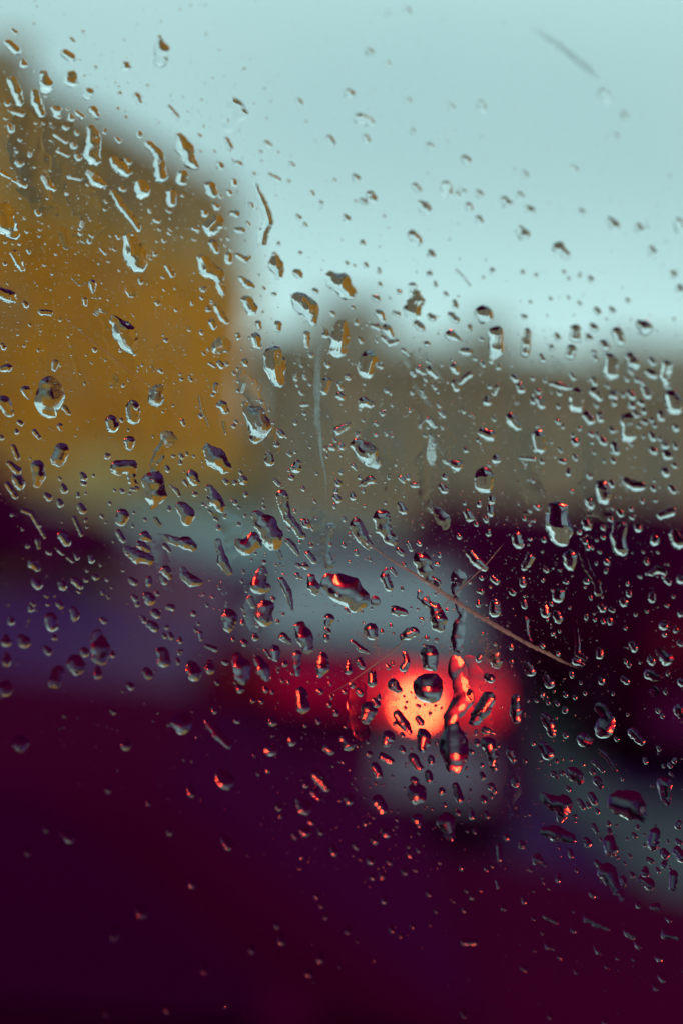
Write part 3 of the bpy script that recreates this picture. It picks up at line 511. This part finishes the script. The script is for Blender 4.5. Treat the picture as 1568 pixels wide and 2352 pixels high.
L="""70,215,38 72,310,50 70,395,36; 335,385,42 372,440,44 392,522,36; 515,540,25; 340,680,62; 20,690,36 50,762,24; 680,585,58 745,622,24; 830,300,38 900,400,52 860,480,76; 1115,515,40 1190,592,33; 585,890,62 640,930,38; 795,945,36 832,1002,21; s815,678,14 880,730,19 962,852,12; 765,775,19 852,862,15; 755,870,28;
760,1110,44; 635,1125,20 672,1182,23; 710,1215,38; 720,1170,20; 278,1078,17 395,1145,52 490,1165,72 482,1280,33; 1000,1145,96 1100,1170,114 1205,1262,36; 1400,995,66 1422,1130,32; 325,1395,36 425,1425,60 565,1462,40; 910,1500,54 920,1565,56; 710,1500,44; 1315,1425,50 1300,1520,50; 765,1350,21 792,1402,17; 900,1330,22; 905,1400,27; 1400,1600,38; 1540,1610,56;
895,1775,80 950,1880,43 1015,1995,26; 1240,1860,56; 1230,1760,42; 1480,1800,44 1470,1902,33; 1400,1690,30; 1110,1790,25; 1035,1850,32; 800,1690,25; 1280,1650,25; 255,1645,30 312,1692,14; 445,1812,24 482,1832,14; 550,1600,20; 110,1515,27; 540,1020,22; 60,960,38; 405,885,26 442,912,14; 360,245,22; 440,255,20; 510,310,30; 310,180,20; 180,230,14; 255,230,16; 225,610,24; 150,770,22; 480,875,24; 430,770,18; 670,800,18; 560,760,18; 290,760,18; 500,1180,20; 800,1220,22; 1340,990,14; 1410,920,16; 1160,1360,24; 1130,1440,22; 1220,1430,12; 1430,1495,14; 1525,1345,34; 1525,1495,26; 1220,1525,14; 970,1350,14; 830,1475,14; 1065,1470,12; 980,1640,16; 1090,1620,18; 1045,1690,14; 1340,1750,20; 1450,1740,16; 600,1270,20; 595,1310,16; 190,1250,16; 150,1260,12; 65,1190,12; 1350,660,20; 1380,365,22; 1340,320,22; 1230,770,24; 1490,765,24; 1450,810,22; 1390,815,14; 1070,355,14; 970,575,22; 1520,310,40 1545,360,24; 940,165,14; 690,165,16; 510,175,22; 600,200,22; 410,150,14; 1340,185,20; 1410,155,18; 1020,930,16; 1450,880,14; 320,1860,14; 200,1745,16; 750,1955,18""",
M="""800,962,24 838,972,40; s960,962,18 1000,1020,18 1050,1072,14; 90,1060,36; 25,815,33; 260,760,33; 350,700,38; 750,670,30; 890,730,38; 580,1065,24; 1240,1090,28; 30,590,24; 110,590,28; 1382,825,22 1390,895,27; 1250,960,22; 1120,600,16; 960,690,22; 680,740,22; 600,800,18; 450,740,18; 520,915,12; 1160,865,12; 1200,870,12; 1100,810,18; 1215,810,12; 985,910,12; 1340,1050,20; 1510,1090,22; 1400,980,10; 1460,960,14; 1540,920,14; 1090,960,12""",
N="""1030,50,38; 980,35,10; 310,310,28; 210,278,14; 882,530,20; 1025,318,14 1050,356,20; 880,110,17; 1370,150,16 1398,180,30; 1400,292,20; 1470,290,14; 1355,312,13; 1530,375,20; 1292,790,16; 1470,870,18; 1420,942,16; 650,660,26; 530,762,22; 1448,112,20 1462,138,10; 1450,30,22 1498,92,16; 1405,70,16; 1280,180,14; 1288,220,9; 1430,248,12; 1385,412,9; 1378,462,7; 1450,588,13; 1474,635,9; 1496,682,13; 680,158,12; 780,290,16; 500,100,16; 130,385,18; 1040,1090,16; 770,1110,16; 940,920,20; 1160,830,20; 1270,720,14; 490,1130,14; 1185,25,10; 1230,12,9; 1560,910,10""",
O="""560,800,14 612,798,12; 935,680,12 985,705,11; 1130,690,20 1220,735,14; 1325,762,22; 1490,762,24 1535,778,10; 1360,810,18; 945,815,15; 1175,835,19; 1065,745,15; 1455,870,20; 1470,965,17; 1440,1005,14; 1215,910,10; 598,590,14; 572,562,10; 560,650,11; 400,575,15; 742,640,14; 835,607,13; 230,742,13; 28,745,17; 325,727,10; 880,690,9; 950,552,8; 195,605,15; 515,612,8; 290,475,17; 220,432,12; 130,420,20; 65,360,13; 150,330,19; 200,290,22; 835,920,14; 560,1130,15; 955,1140,11; 1205,1165,15; 185,490,14; 140,502,12; 308,395,12; 338,468,10; 350,375,10; 305,360,10; 755,318,16; 825,350,18; 720,360,12 725,420,10; 715,520,10 718,545,8; 900,420,22 925,440,10; 1050,395,14; 995,505,16; 550,455,12; 450,435,10; 865,465,10; 1000,870,10; 1265,870,10; 1340,880,9; 1075,935,12; 920,758,8; 970,830,8; 885,835,8; 150,885,9; 70,795,8; 405,720,8; 0,905,10; 1500,695,14; 1150,580,14; 1440,640,16; 1360,630,14; 1075,470,8; 920,505,8; 880,565,8; 430,655,10; 270,770,10; 610,292,10; 575,290,8; 690,450,8; 495,318,20; 1415,425,14; 1480,440,12; 1560,400,24""",
P="""35,430,24; 85,548,27 125,558,19; 570,735,24; 480,868,30; 345,865,18; 135,905,28; 375,950,29; 630,890,20; 755,930,22; 860,965,22; 585,955,18; 630,1010,18; 325,1080,22 352,1112,17; 830,1070,28; 1000,1145,29 1032,1172,18; 1245,1030,28; 1365,1050,22; 1210,445,28; 1300,525,22; 840,800,15; 65,815,18; 205,285,15; 1425,1155,20; 100,925,16; 20,1000,18; 95,1115,14; 530,890,14; 560,880,12; 410,1168,18; 305,460,16; 640,490,20; 325,600,16; 1260,625,14; 1065,780,18; 115,640,16; 400,670,18; 820,900,16; 500,490,16; 125,235,18; 300,50,16; 210,60,14; 1100,970,16; 1550,1040,24"""
)

def eval_field(Pt, segs, prm):
    """smooth union of tapered capsules: u = r^2 - d^2, plus an uneven contact line"""
    acc = None; X, Y = Pt[..., 0], Pt[..., 1]
    rm2 = prm['r'] ** 2; sh = 5.0 / rm2
    tot = np.zeros_like(X)
    for ax, ay, ar, bx, by, br in segs:
        dx, dy = bx - ax, by - ay; q = dx * dx + dy * dy
        t = np.clip(((X - ax) * dx + (Y - ay) * dy) / q, 0, 1) if q > 1e-14 else np.zeros_like(X)
        d2 = (X - ax - t * dx) ** 2 + (Y - ay - t * dy) ** 2
        r = ar + (br - ar) * t
        tot += np.exp(np.clip(sh * (r * r - d2), -60, 60))
    u = np.log(tot + 1e-30) / sh
    nz = np.zeros_like(X)
    for kx, ky, ph, am in prm['noise']:
        nz += am * np.sin(kx * X + ky * Y + ph)
    u = u + nz * rm2 * np.exp(-np.maximum(u, 0) / (0.30 * rm2))
    sag = 1.0 + prm['sag'] * np.clip(-Y / prm['ext'], -1, 1)
    return u * sag

def drop_arrays(pts, theta, seed, jag=1.0):
    """pts: (x, y, r) metres on the glass, relative to the drop's centre; returns verts, faces for one closed drop"""
    rg = np.random.default_rng(seed)
    xs = [p[0] for p in pts]; ys = [p[1] for p in pts]; rs = [p[2] for p in pts]
    rmax = max(rs); rmin = min(rs)
    segs = [(*a, *b) for a, b in zip(pts, pts[1:])] or [(*pts[0], pts[0][0] + 1e-6, pts[0][1], pts[0][2])]
    x0, x1 = min(x - r for x, r in zip(xs, rs)) - 0.35 * rmax, max(x + r for x, r in zip(xs, rs)) + 0.35 * rmax
    y0, y1 = min(y - r for y, r in zip(ys, rs)) - 0.35 * rmax, max(y + r for y, r in zip(ys, rs)) + 0.35 * rmax
    ext = max(x1 - x0, y1 - y0)
    cell = max(ext / 90.0, min(rmax / 9.0, max(rmin / 3.0, rmax / 14.0)))
    if rmax < 0.0007: cell = max(cell, rmax / 5.0)
    nx, ny = int((x1 - x0) / cell) + 2, int((y1 - y0) / cell) + 2
    noise = []
    for lam, am in ((2.6, 0.10), (1.5, 0.08), (0.9, 0.055), (0.55, 0.03)):
        for _ in range(2):
            a = rg.uniform(0, 2 * math.pi); kk = 2 * math.pi / (lam * rmax * rg.uniform(0.8, 1.25))
            noise.append((kk * math.cos(a), kk * math.sin(a), rg.uniform(0, 6.28), am * jag * rg.uniform(0.6, 1.4)))
    prm = dict(r=rmax, noise=noise, sag=0.30, ext=ext / 2)
    gx, gy = np.meshgrid(x0 + np.arange(nx) * cell, y0 + np.arange(ny) * cell)
    Pt = np.stack([gx, gy], -1)
    u = eval_field(Pt, segs, prm)
    ins = u > 0
    quad = ins[:-1, :-1] | ins[1:, :-1] | ins[:-1, 1:] | ins[1:, 1:]
    if not quad.any(): return None
    used = np.zeros_like(ins)
    used[:-1, :-1] |= quad; used[1:, :-1] |= quad; used[:-1, 1:] |= quad; used[1:, 1:] |= quad
    idx = -np.ones(ins.shape, int); idx[used] = np.arange(used.sum())
    V = Pt[used]; Uv = u[used]; outm = Uv <= 0
    Q = V[outm].copy(); e = cell * 0.05
    for _ in range(4):
        f = eval_field(Q, segs, prm)
        fx = (eval_field(Q + [e, 0], segs, prm) - f) / e; fy = (eval_field(Q + [0, e], segs, prm) - f) / e
        g2 = fx * fx + fy * fy + 1e-18
        st = np.stack([fx, fy], -1) * (-f / g2)[:, None]
        ln = np.linalg.norm(st, axis=1, keepdims=True); st *= np.minimum(1, 0.6 * cell / (ln + 1e-12))
        Q += st
    V = V.copy(); V[outm] = Q
    ub = float(Uv.max()); kk = math.sqrt(max(ub, 1e-12)) / math.tan(theta)
    h = np.sqrt(np.maximum(Uv, 0) + kk * kk) - kk
    h[outm] = 0
    n = len(V)
    top = np.column_stack([V, -h - 2e-5]); bot = np.column_stack([V, np.full(n, -1.5e-5)])
    jj, ii = np.nonzero(quad)
    a, b, c, d = idx[jj, ii], idx[jj, ii + 1], idx[jj + 1, ii + 1], idx[jj + 1, ii]
    ftop = np.column_stack([a, d, c, b])            # outward is -z (away from the cabin)
    fbot = np.column_stack([a, b, c, d]) + n
    return np.vstack([top, bot]), np.vstack([ftop, fbot]), len(ftop)

def mesh_from(name, verts, faces, ntop=None):
    me = bpy.data.meshes.new(name)
    me.from_pydata(verts.tolist(), [], faces.tolist()); me.update()
    sm = np.ones(len(me.polygons), bool)
    me.polygons.foreach_set('use_smooth', sm)
    me.materials.append(M['water'])
    return me

recs = []
for tile, txt in DROPS.items():
    ox, oy, sc = T[tile]
    for item in txt.replace('\n', ' ').split(';'):
        item = item.strip()
        if not item: continue
        kind = ''
        if item[0] in 'fs': kind, item = item[0], item[1:]
        pts = []
        for w in item.split():
            x, y, r = (float(q) for q in w.split(','))
            X, Y = ox + x * sc, oy + y * sc
            pts.append((X, Y, r * sc * (1.2 if kind == 's' else 1.15)))
        if len(pts) == 1 and kind == '' and pts[0][2] < 40:     # rain has run a little down the slope of the glass
            X, Y, R0 = pts[0]; e = R0 * random.uniform(0.1, 0.75); a = rad(random.gauss(58, 22))
            pts = [(X - e * math.cos(a), Y - e * math.sin(a), R0 * random.uniform(0.6, 0.85)), (X + e * 0.6 * math.cos(a), Y + e * 0.6 * math.sin(a), R0 * random.uniform(0.8, 0.95))]
        recs.append(dict(pts=pts, kind=kind, area=sum(p[2] ** 2 for p in pts) + sum(2 * math.dist(a[:2], b[:2]) * (a[2] + b[2]) / 3.14 for a, b in zip(pts, pts[1:]))))
# drop the second of two entries that cover the same spot
def center(r): return (sum(p[0] for p in r['pts']) / len(r['pts']), sum(p[1] for p in r['pts']) / len(r['pts']))
keep = []
recs.sort(key=lambda r: -r['area'])
for r in recs:
    hit = False
    for q in keep:
        for p in r['pts']:
            for a, b in zip(q['pts'], q['pts'][1:] or q['pts']):
                dx, dy = b[0] - a[0], b[1] - a[1]; L2 = dx * dx + dy * dy
                t = 0 if L2 == 0 else max(0, min(1, ((p[0]-a[0])*dx + (p[1]-a[1])*dy) / L2))
                if math.hypot(p[0] - a[0] - t*dx, p[1] - a[1] - t*dy) < (a[2] + (b[2]-a[2])*t) * 0.9 + p[2] * 0.55: hit = True; break
            if hit: break
        if hit: break
    if not hit: keep.append(r)
recs = keep

def lines_at(x):      # view rows (1568 wide) of the skyline at column x
    return None
def zone(cx, cy):
    x, y = cx / S, cy / S
    if y < 190 + 0.55 * x and x < 590 and y > 130 + 0.52 * x: pass
    if x < 590:
        if y < 150 + 0.52 * x: return 'the pale sky'
        if y < 620 + 0.02 * x: return 'the brown attic storey'
        if y < 1050 + 0.06 * x: return 'the ochre house wall'
        if x < 220 and y < 1380: return 'the dark hatchback'
        if y < 1530: return 'the purple wet road'
        return 'the maroon car'
    if y < 740 + 0.10 * (x - 700): return 'the pale sky'
    if y < 1150 + 0.06 * (x - 700): return 'the olive building'
    if x > 1260 and y < 1850 and not (x < 1350 and y > 1600): return 'the dark off-roader'
    if 480 < x < 880 and 1500 < y < 1640: return 'the dim red light bar'
    if 870 <= x < 1180 and 1480 < y < 1700: return 'the glowing brake lamp'
    if y < 1500: return 'the grey wet road'
    if x > 900 and y < 1880: return 'the pale patch below the lamp'
    if x > 1320 and y < 2100: return 'the painted grey puddle sheen'
    return 'the maroon car'
def shape_word(r):
    p = r['pts']; ln = sum(math.dist(a[:2], b[:2]) for a, b in zip(p, p[1:])); rm = max(q[2] for q in p)
    if r['kind'] == 's': return 'long trickling'
    if r['kind'] == 'f': return 'thin flat'
    if len(p) > 2:
        a, b, c = p[0], p[len(p)//2], p[-1]
        a1 = math.atan2(b[1]-a[1], b[0]-a[0]); a2 = math.atan2(c[1]-b[1], c[0]-b[0])
        if abs((a2 - a1 + math.pi) % (2*math.pi) - math.pi) > 0.7: return 'crooked'
    q = ln / rm
    if q > 3.2: return 'long slanting'
    if q > 1.2: return 'pear-shaped' if p[-1][2] > 1.15 * p[0][2] or p[0][2] > 1.15 * p[-1][2] else 'oblong'
    if q > 0.05: return 'plump oval'
    return 'round'
def size_word(r):
    a = math.sqrt(r['area'])
    return 'huge' if a > 62 else 'large' if a > 40 else 'medium' if a > 26 else 'small' if a > 16 else 'tiny'

singles, rest = recs[:300], recs[300:]
for r in recs:
    cx, cy = center(r); r['c'] = (cx, cy)
by = {}
for r in singles:
    key = f"{size_word(r)} {shape_word(r)} raindrop before {zone(*r['c'])}"
    by.setdefault(key, []).append(r)
ORD = ['first', 'second', 'third', 'fourth', 'fifth', 'sixth', 'seventh', 'eighth', 'ninth', 'tenth', 'eleventh', 'twelfth', 'thirteenth', 'fourteenth', 'fifteenth']
for key, rl_ in by.items():
    if len(rl_) == 1: rl_[0]['label'] = key; continue
    rl_.sort(key=lambda r: r['c'][1])
    for i, r in enumerate(rl_):
        if len(rl_) == 2: r['label'] = key + (', the upper of two' if i == 0 else ', the lower of two')
        else: r['label'] = key + f", {ORD[i] if i < 15 else str(i + 1) + 'th'} from top"

def drop_geo(r, i):
    cx, cy = r['c']; gx, gy, _ = to_glass(cx, cy)
    pts = []
    for X, Y, R_ in r['pts']:
        a, b, t = to_glass(X, Y); pts.append((a - gx, b - gy, R_ * t / (3267 * S)))
    rg = random.Random(i * 13 + 5)
    lo_t, hi_t = (42, 53) if cy < 1800 else (37, 45) if cy < 2350 else (32, 39) if cy < 2650 else (28, 34)
    th = rg.uniform(lo_t, hi_t) if r['kind'] == '' else rg.uniform(12, 18) if r['kind'] == 'f' else rg.uniform(21, 27)
    g = drop_arrays(pts, rad(th), i + 100, 1.0 if len(pts) > 1 else 0.8)
    return gx, gy, g
for i, r in enumerate(singles):
    gx, gy, g = drop_geo(r, i)
    if g is None: continue
    me = mesh_from('raindrop', g[0], g[1])
    nm = 'water_trickle' if r['kind'] == 's' else 'raindrop'
    o = bpy.data.objects.new(nm, me); col.objects.link(o)
    o.matrix_world = GM @ Matrix.Translation((gx, gy, 0))
    tag(o, r['label'].replace('raindrop', 'water run') if r['kind'] == 's' else r['label'], 'raindrop', 'raindrops on the window glass')
VV, FF, off = [], [], 0
for i, r in enumerate(rest):
    gx, gy, g = drop_geo(r, i + 1000)
    if g is None: continue
    v = g[0].copy(); v[:, 0] += gx; v[:, 1] += gy
    VV.append(v); FF.append(g[1] + off); off += len(v)
# fine spray between the drops: thousands of low domes, one mesh
nseg = 8
NSP = 11000
px_ = []
while len(px_) < NSP:
    X, Y = RNG.uniform(-20, 2750), RNG.uniform(-20, 4116); x, y = X / S, Y / S
    dens = 0.30
    if 560 < x and 720 < y < 1250: dens = 1.0
    if x < 640 and 120 < y < 900: dens = 0.95
    if 600 < x < 1300 and 1250 < y < 2100: dens = 0.75
    if y > 2000: dens = 0.25
    if x > 760 and y < 550: dens = 0.3
    if RNG.uniform() < dens: px_.append((X, Y))
fang = np.arange(nseg) * 2 * math.pi / nseg
for n_i, (X, Y) in enumerate(px_):
    R_ = float(np.clip(RNG.lognormal(0.95, 0.50), 1.2, 8.0)) if n_i % 4 == 0 else float(RNG.uniform(0.8, 1.9))
    gx, gy, t = to_glass(X, Y); Rm = R_ * t / (3267 * S)
    th = rad(RNG.uniform(40, 52) if Y < 1900 else RNG.uniform(34, 42) if Y < 2600 else RNG.uniform(28, 35)); kk = Rm / math.tan(th)
    el = RNG.uniform(1.0, 1.5); an = rad(-60 + RNG.normal(0, 18)); ca, sa = math.cos(an), math.sin(an)
    wob = RNG.uniform(0.85, 1.15, nseg)
    lx, ly = Rm * el * np.cos(fang) * wob, Rm * np.sin(fang) * wob
    wx, wy = ca * lx - sa * ly, sa * lx + ca * ly
    v = np.empty((4 * nseg + 2, 3))
    for q, f in enumerate((1.0, 0.8, 0.42)):
        v[q*nseg:(q+1)*nseg, 0] = gx + wx * f; v[q*nseg:(q+1)*nseg, 1] = gy + wy * f
        v[q*nseg:(q+1)*nseg, 2] = -(math.sqrt(Rm * Rm * (1 - f * f) + kk * kk) - kk) - 2e-5
    v[3*nseg:4*nseg] = v[:nseg]; v[3*nseg:4*nseg, 2] = -1.5e-5
    v[4*nseg] = (gx, gy, -(math.sqrt(Rm * Rm + kk * kk) - kk) - 2e-5); v[4*nseg+1] = (gx, gy, -1.5e-5)
    VV.append(v)
    if n_i == 0:
        a_ = np.arange(nseg); b_ = (a_ + 1) % nseg
        tq = np.vstack([np.column_stack([a_, nseg + a_, nseg + b_, b_]), np.column_stack([nseg + a_, 2*nseg + a_, 2*nseg + b_, nseg + b_]),
                        np.column_stack([2*nseg + a_, 0*a_ + 4*nseg, 0*a_ + 4*nseg, 2*nseg + b_]), np.column_stack([3*nseg + a_, 3*nseg + b_, 0*a_ + 4*nseg + 1, 0*a_ + 4*nseg + 1])])
    FF.append(tq + off); off += len(v)
allv = np.vstack(VV)
fl = []
for F in FF:
    for f in F.tolist():
        g_ = list(dict.fromkeys(f)); fl.append(g_)
me = bpy.data.meshes.new('fine_spray'); me.from_pydata(allv.tolist(), [], fl); me.update()
me.polygons.foreach_set('use_smooth', np.ones(len(me.polygons), bool)); me.materials.append(M['water'])
sp = bpy.data.objects.new('fine_spray', me); col.objects.link(sp); sp.matrix_world = GM
tag(sp, 'fine spray of tiny droplets all over the window glass', 'droplets', kind='stuff')

# thin runs of water between the drops: one rippled film
VW, FW, offw = [], [], 0
def film(sx_, sy_, n, r0, seed, lean=0.45):
    global offw
    rg = random.Random(seed); pts = []; X, Y = sx_, sy_
    for q in range(n):
        pts.append((X, Y, r0 * rg.uniform(0.55, 1.25) * (0.6 if q in (0, n - 1) else 1)))
        X += rg.gauss(lean, 0.5) * r0 * 0.9; Y += rg.uniform(1.1, 2.0) * r0
    gx, gy, _ = to_glass(sx_, sy_)
    lp = []
    for a, b, c in pts:
        u_, v_, t = to_glass(a, b); lp.append((u_ - gx, v_ - gy, c * t / (3267 * S)))
    g = drop_arrays(lp, rad(rg.uniform(2.5, 5.0)), seed + 5000, 2.0)
    if g is None: return
    v = g[0].copy(); v[:, 0] += gx; v[:, 1] += gy
    VW.append(v); FW.append(g[1] + offw); offw += len(v)
for k_, (fx, fy, n, r0) in enumerate(((60, 420, 6, 60), (250, 520, 6, 55), (130, 900, 5, 50), 
        (420, 1300, 6, 40), (640, 1400, 7, 38), (200, 1350, 5, 40), (960, 1500, 6, 44), (1180, 1420, 7, 40), (1640, 1420, 7, 50),
        (1500, 1700, 5, 44), (1720, 1780, 5, 40), (2100, 1750, 5, 50), (2350, 1820, 5, 45),
        (1270, 2000, 6, 30), (880, 2050, 5, 34), (640, 2150, 5, 34), (1000, 2350, 5, 30), (1420, 2720, 5, 40), (1880, 2640, 6, 36), (1300, 3000, 5, 34), (2050, 3050, 5, 34))):
    film(fx, fy, n, r0, k_ + 1)
me = bpy.data.meshes.new('water_film'); me.from_pydata(np.vstack(VW).tolist(), [], np.vstack(FW).tolist()); me.update()
me.polygons.foreach_set('use_smooth', np.ones(len(me.polygons), bool)); me.materials.append(M['water'])
wf = bpy.data.objects.new('water_film', me); col.objects.link(wf); wf.matrix_world = GM
tag(wf, 'thin uneven film of running water between the raindrops', 'water', kind='stuff')

# ------------------------------------------------------------------ scratches and smears in the glass (inner face)
def dirt(name, c, dens, scale, lo=0.45, hi=0.7, rough_mix=0.0):
    m, nt, out = nmat(name)
    tr = nt.nodes.new('ShaderNodeBsdfTransparent'); tl = nt.nodes.new('ShaderNodeBsdfTranslucent'); tl.inputs[0].default_value = (*c, 1)
    tc = nt.nodes.new('ShaderNodeTexCoord'); no = nt.nodes.new('ShaderNodeTexNoise'); no.inputs['Scale'].default_value = scale; no.inputs['Detail'].default_value = 8; no.inputs['Roughness'].default_value = 0.7
    mr = nt.nodes.new('ShaderNodeMapRange'); mr.inputs['From Min'].default_value = lo; mr.inputs['From Max'].default_value = hi; mr.inputs['To Max'].default_value = dens
    at = nt.nodes.new('ShaderNodeAttribute'); at.attribute_name = 'edge'
    mu = nt.nodes.new('ShaderNodeMath'); mu.operation = 'MULTIPLY'
    mx = nt.nodes.new('ShaderNodeMixShader')
    nt.links.new(tc.outputs['Object'], no.inputs['Vector']); nt.links.new(no.outputs['Fac'], mr.inputs['Value'])
    nt.links.new(mr.outputs[0], mu.inputs[0]); nt.links.new(at.outputs['Fac'], mu.inputs[1]); nt.links.new(mu.outputs[0], mx.inputs[0])
    nt.links.new(tr.outputs[0], mx.inputs[1]); nt.links.new(tl.outputs[0], mx.inputs[2]); nt.links.new(mx.outputs[0], out.inputs[0])
    return m
M['scr_brown'] = dirt('scratch_brown', (0.85, 0.30, 0.24), 0.95, 700, 0.22, 0.48)
M['scr_pale'] = dirt('scratch_pale', (0.75, 0.76, 0.68), 0.80, 300, 0.15, 0.8)
M['streak'] = dirt('pale_streak', (0.80, 0.82, 0.74), 0.95, 260, 0.05, 0.6)
M['smear_lamp_glow'] = dirt('smear_lamp_glow', (0.85, 0.25, 0.20), 0.75, 420, 0.47, 0.62)  # dirt; the red it scatters from the brake lamp is painted in
M['smear_grey'] = dirt('smear_grey', (0.5, 0.5, 0.45), 0.45, 160, 0.42, 0.75)
def strip(name, pts, mat, z=0.0042, across=5, label=None, smooth=6, flat=False):
    """a groove or smear along pts (tile, x, y, halfwidth)"""
    P = []
    for tl, x, y, w in pts:
        ox, oy, sc = T[tl]; a, b, t = to_glass(ox + x*sc, oy + y*sc); P.append((a, b, w * sc * (1.0 if flat else 1.2) * t / (3267 * S)))
    fine = []
    for a, b in zip(P, P[1:]):
        for q in range(smooth): fine.append(tuple(a[j] + (b[j]-a[j]) * q / smooth for j in range(3)))
    fine.append(P[-1])
    rg = random.Random(len(pts) * 7 + int(pts[0][1])); V, F, E = [], [], []
    n = len(fine)
    for i, (x, y, w) in enumerate(fine):
        p, q = fine[max(i-1, 0)], fine[min(i+1, n-1)]
        dx, dy = q[0]-p[0], q[1]-p[1]; l = math.hypot(dx, dy) or 1; nx_, ny_ = -dy/l, dx/l
        w *= rg.uniform(0.75, 1.25)
        for j in range(across):
            s_ = -1 + 2 * j / (across - 1)
            V.append((x + nx_*w*s_, y + ny_*w*s_, z + (0 if flat else w * 0.35 * (1 - s_*s_))))
            E.append((1 - s_*s_) ** 0.6 * min(1, 4*i/n, 4*(n-1-i)/n) if flat else (0.0 if abs(s_) == 1 else 1.0) * min(1, 6*i/n + 0.2, 6*(n-1-i)/n + 0.1))
    for i in range(n - 1):
        for j in range(across - 1):
            a = i*across + j; F.append((a, a+1, a+across+1, a+across))
    me = bpy.data.meshes.new(name); me.from_pydata(V, [], F); me.shade_smooth()
    at = me.attributes.new('edge', 'FLOAT', 'POINT'); at.data.foreach_set('value', E)
    o = link(name, me, mat, pane)
    if label: o['label'] = label
    return o
strip('scratch', [('I',130,490,3),('I',350,640,6),('I',570,790,10),('I',800,930,17),('I',1050,1100,21),('I',1300,1260,22),('I',1568,1415,20),('J',150,1540,20),('J',300,1610,18),('J',450,1690,14),('J',600,1755,8)], M['scr_brown'], label='long brownish scratch running down to the right', smooth=10)
strip('scratch', [('I',1568,630,3),('I',1480,740,5),('I',1400,835,6),('I',1180,1040,5),('I',960,1270,3),('I',840,1375,3)], M['scr_brown'], label='thin scratch rising to the right')
strip('scratch', [('I',690,1500,7),('I',560,1610,8),('I',360,1760,6),('I',200,1870,3),('I',0,1990,2)], M['scr_brown'], label='thin bright scratch beside the brake lamp')
strip('scratch', [('C',520,830,3),('C',860,1110,3),('C',1150,1340,3),('C',1330,1480,2)], M['scr_brown'], label='hair-thin scratch before the ochre house')
strip('smear', [('D',1430,350,26),('D',1375,520,34),('D',1365,760,36),('D',1368,960,36),('D',1365,1130,34),('D',1390,1240,24),('D',1400,1420,14),('H',1440,40,14),('H',1450,330,8)], M['streak'], label='pale upright smear', flat=True, across=7)
strip('smear', [('D',1140,430,8),('D',1200,540,12),('D',1240,720,8)], M['scr_pale'], flat=True, across=7)
strip('smear', [('E',850,900,14),('E',900,1040,22),('E',1000,1180,26),('E',1040,1230,10)], M['scr_pale'], flat=True, across=7)
strip('smear', [('E',750,1190,14),('E',810,1320,26),('E',890,1410,24),('E',950,1480,10)], M['scr_pale'], flat=True, across=7)
strip('smear', [('E',820,1640,20),('E',930,1720,24),('E',1010,1850,18),('E',1050,1900,8)], M['scr_pale'], flat=True, across=7)
strip('smear', [('J',940,0,20),('J',990,110,30),('J',1040,220,14)], M['scr_pale'], flat=True, across=7)
strip('smear', [('A',0,1020,40),('A',60,1120,40),('A',180,1330,36),('A',300,1520,40),('A',380,1720,30)], M['smear_grey'], flat=True, across=9)
strip('smear', [('P',840,150,20),('P',980,240,27),('P',1110,345,22),('P',1170,400,12)], M['scr_pale'], flat=True, across=9, label='blurred grey smear high in the pale sky')
strip('smear', [('I',250,1330,40),('I',320,1480,90),('I',420,1580,90),('I',520,1650,40)], M['smear_lamp_glow'], flat=True, across=11, label='dirt smear above the brake lamp, lamp red painted into it')
strip('smear', [('I',980,1380,40),('I',1040,1500,60),('I',1060,1620,60),('I',1100,1750,30)], M['smear_lamp_glow'], flat=True, across=11)
strip('smear', [('I',1300,1420,40),('I',1400,1560,90),('I',1500,1700,90),('I',1560,1850,40)], M['smear_lamp_glow'], flat=True, across=11)
strip('smear', [('I',560,1750,40),('I',600,1850,70),('I',560,2000,90),('K',560,560,70),('K',520,680,30)], M['smear_lamp_glow'], flat=True, across=11)
strip('smear', [('E',100,1650,40),('E',450,1640,60),('E',620,1750,60),('E',700,1950,30)], M['smear_grey'], flat=True, across=9)
strip('smear', [('F',350,990,40),('F',410,1080,60),('F',400,1180,30)], M['smear_grey'], flat=True, across=9)
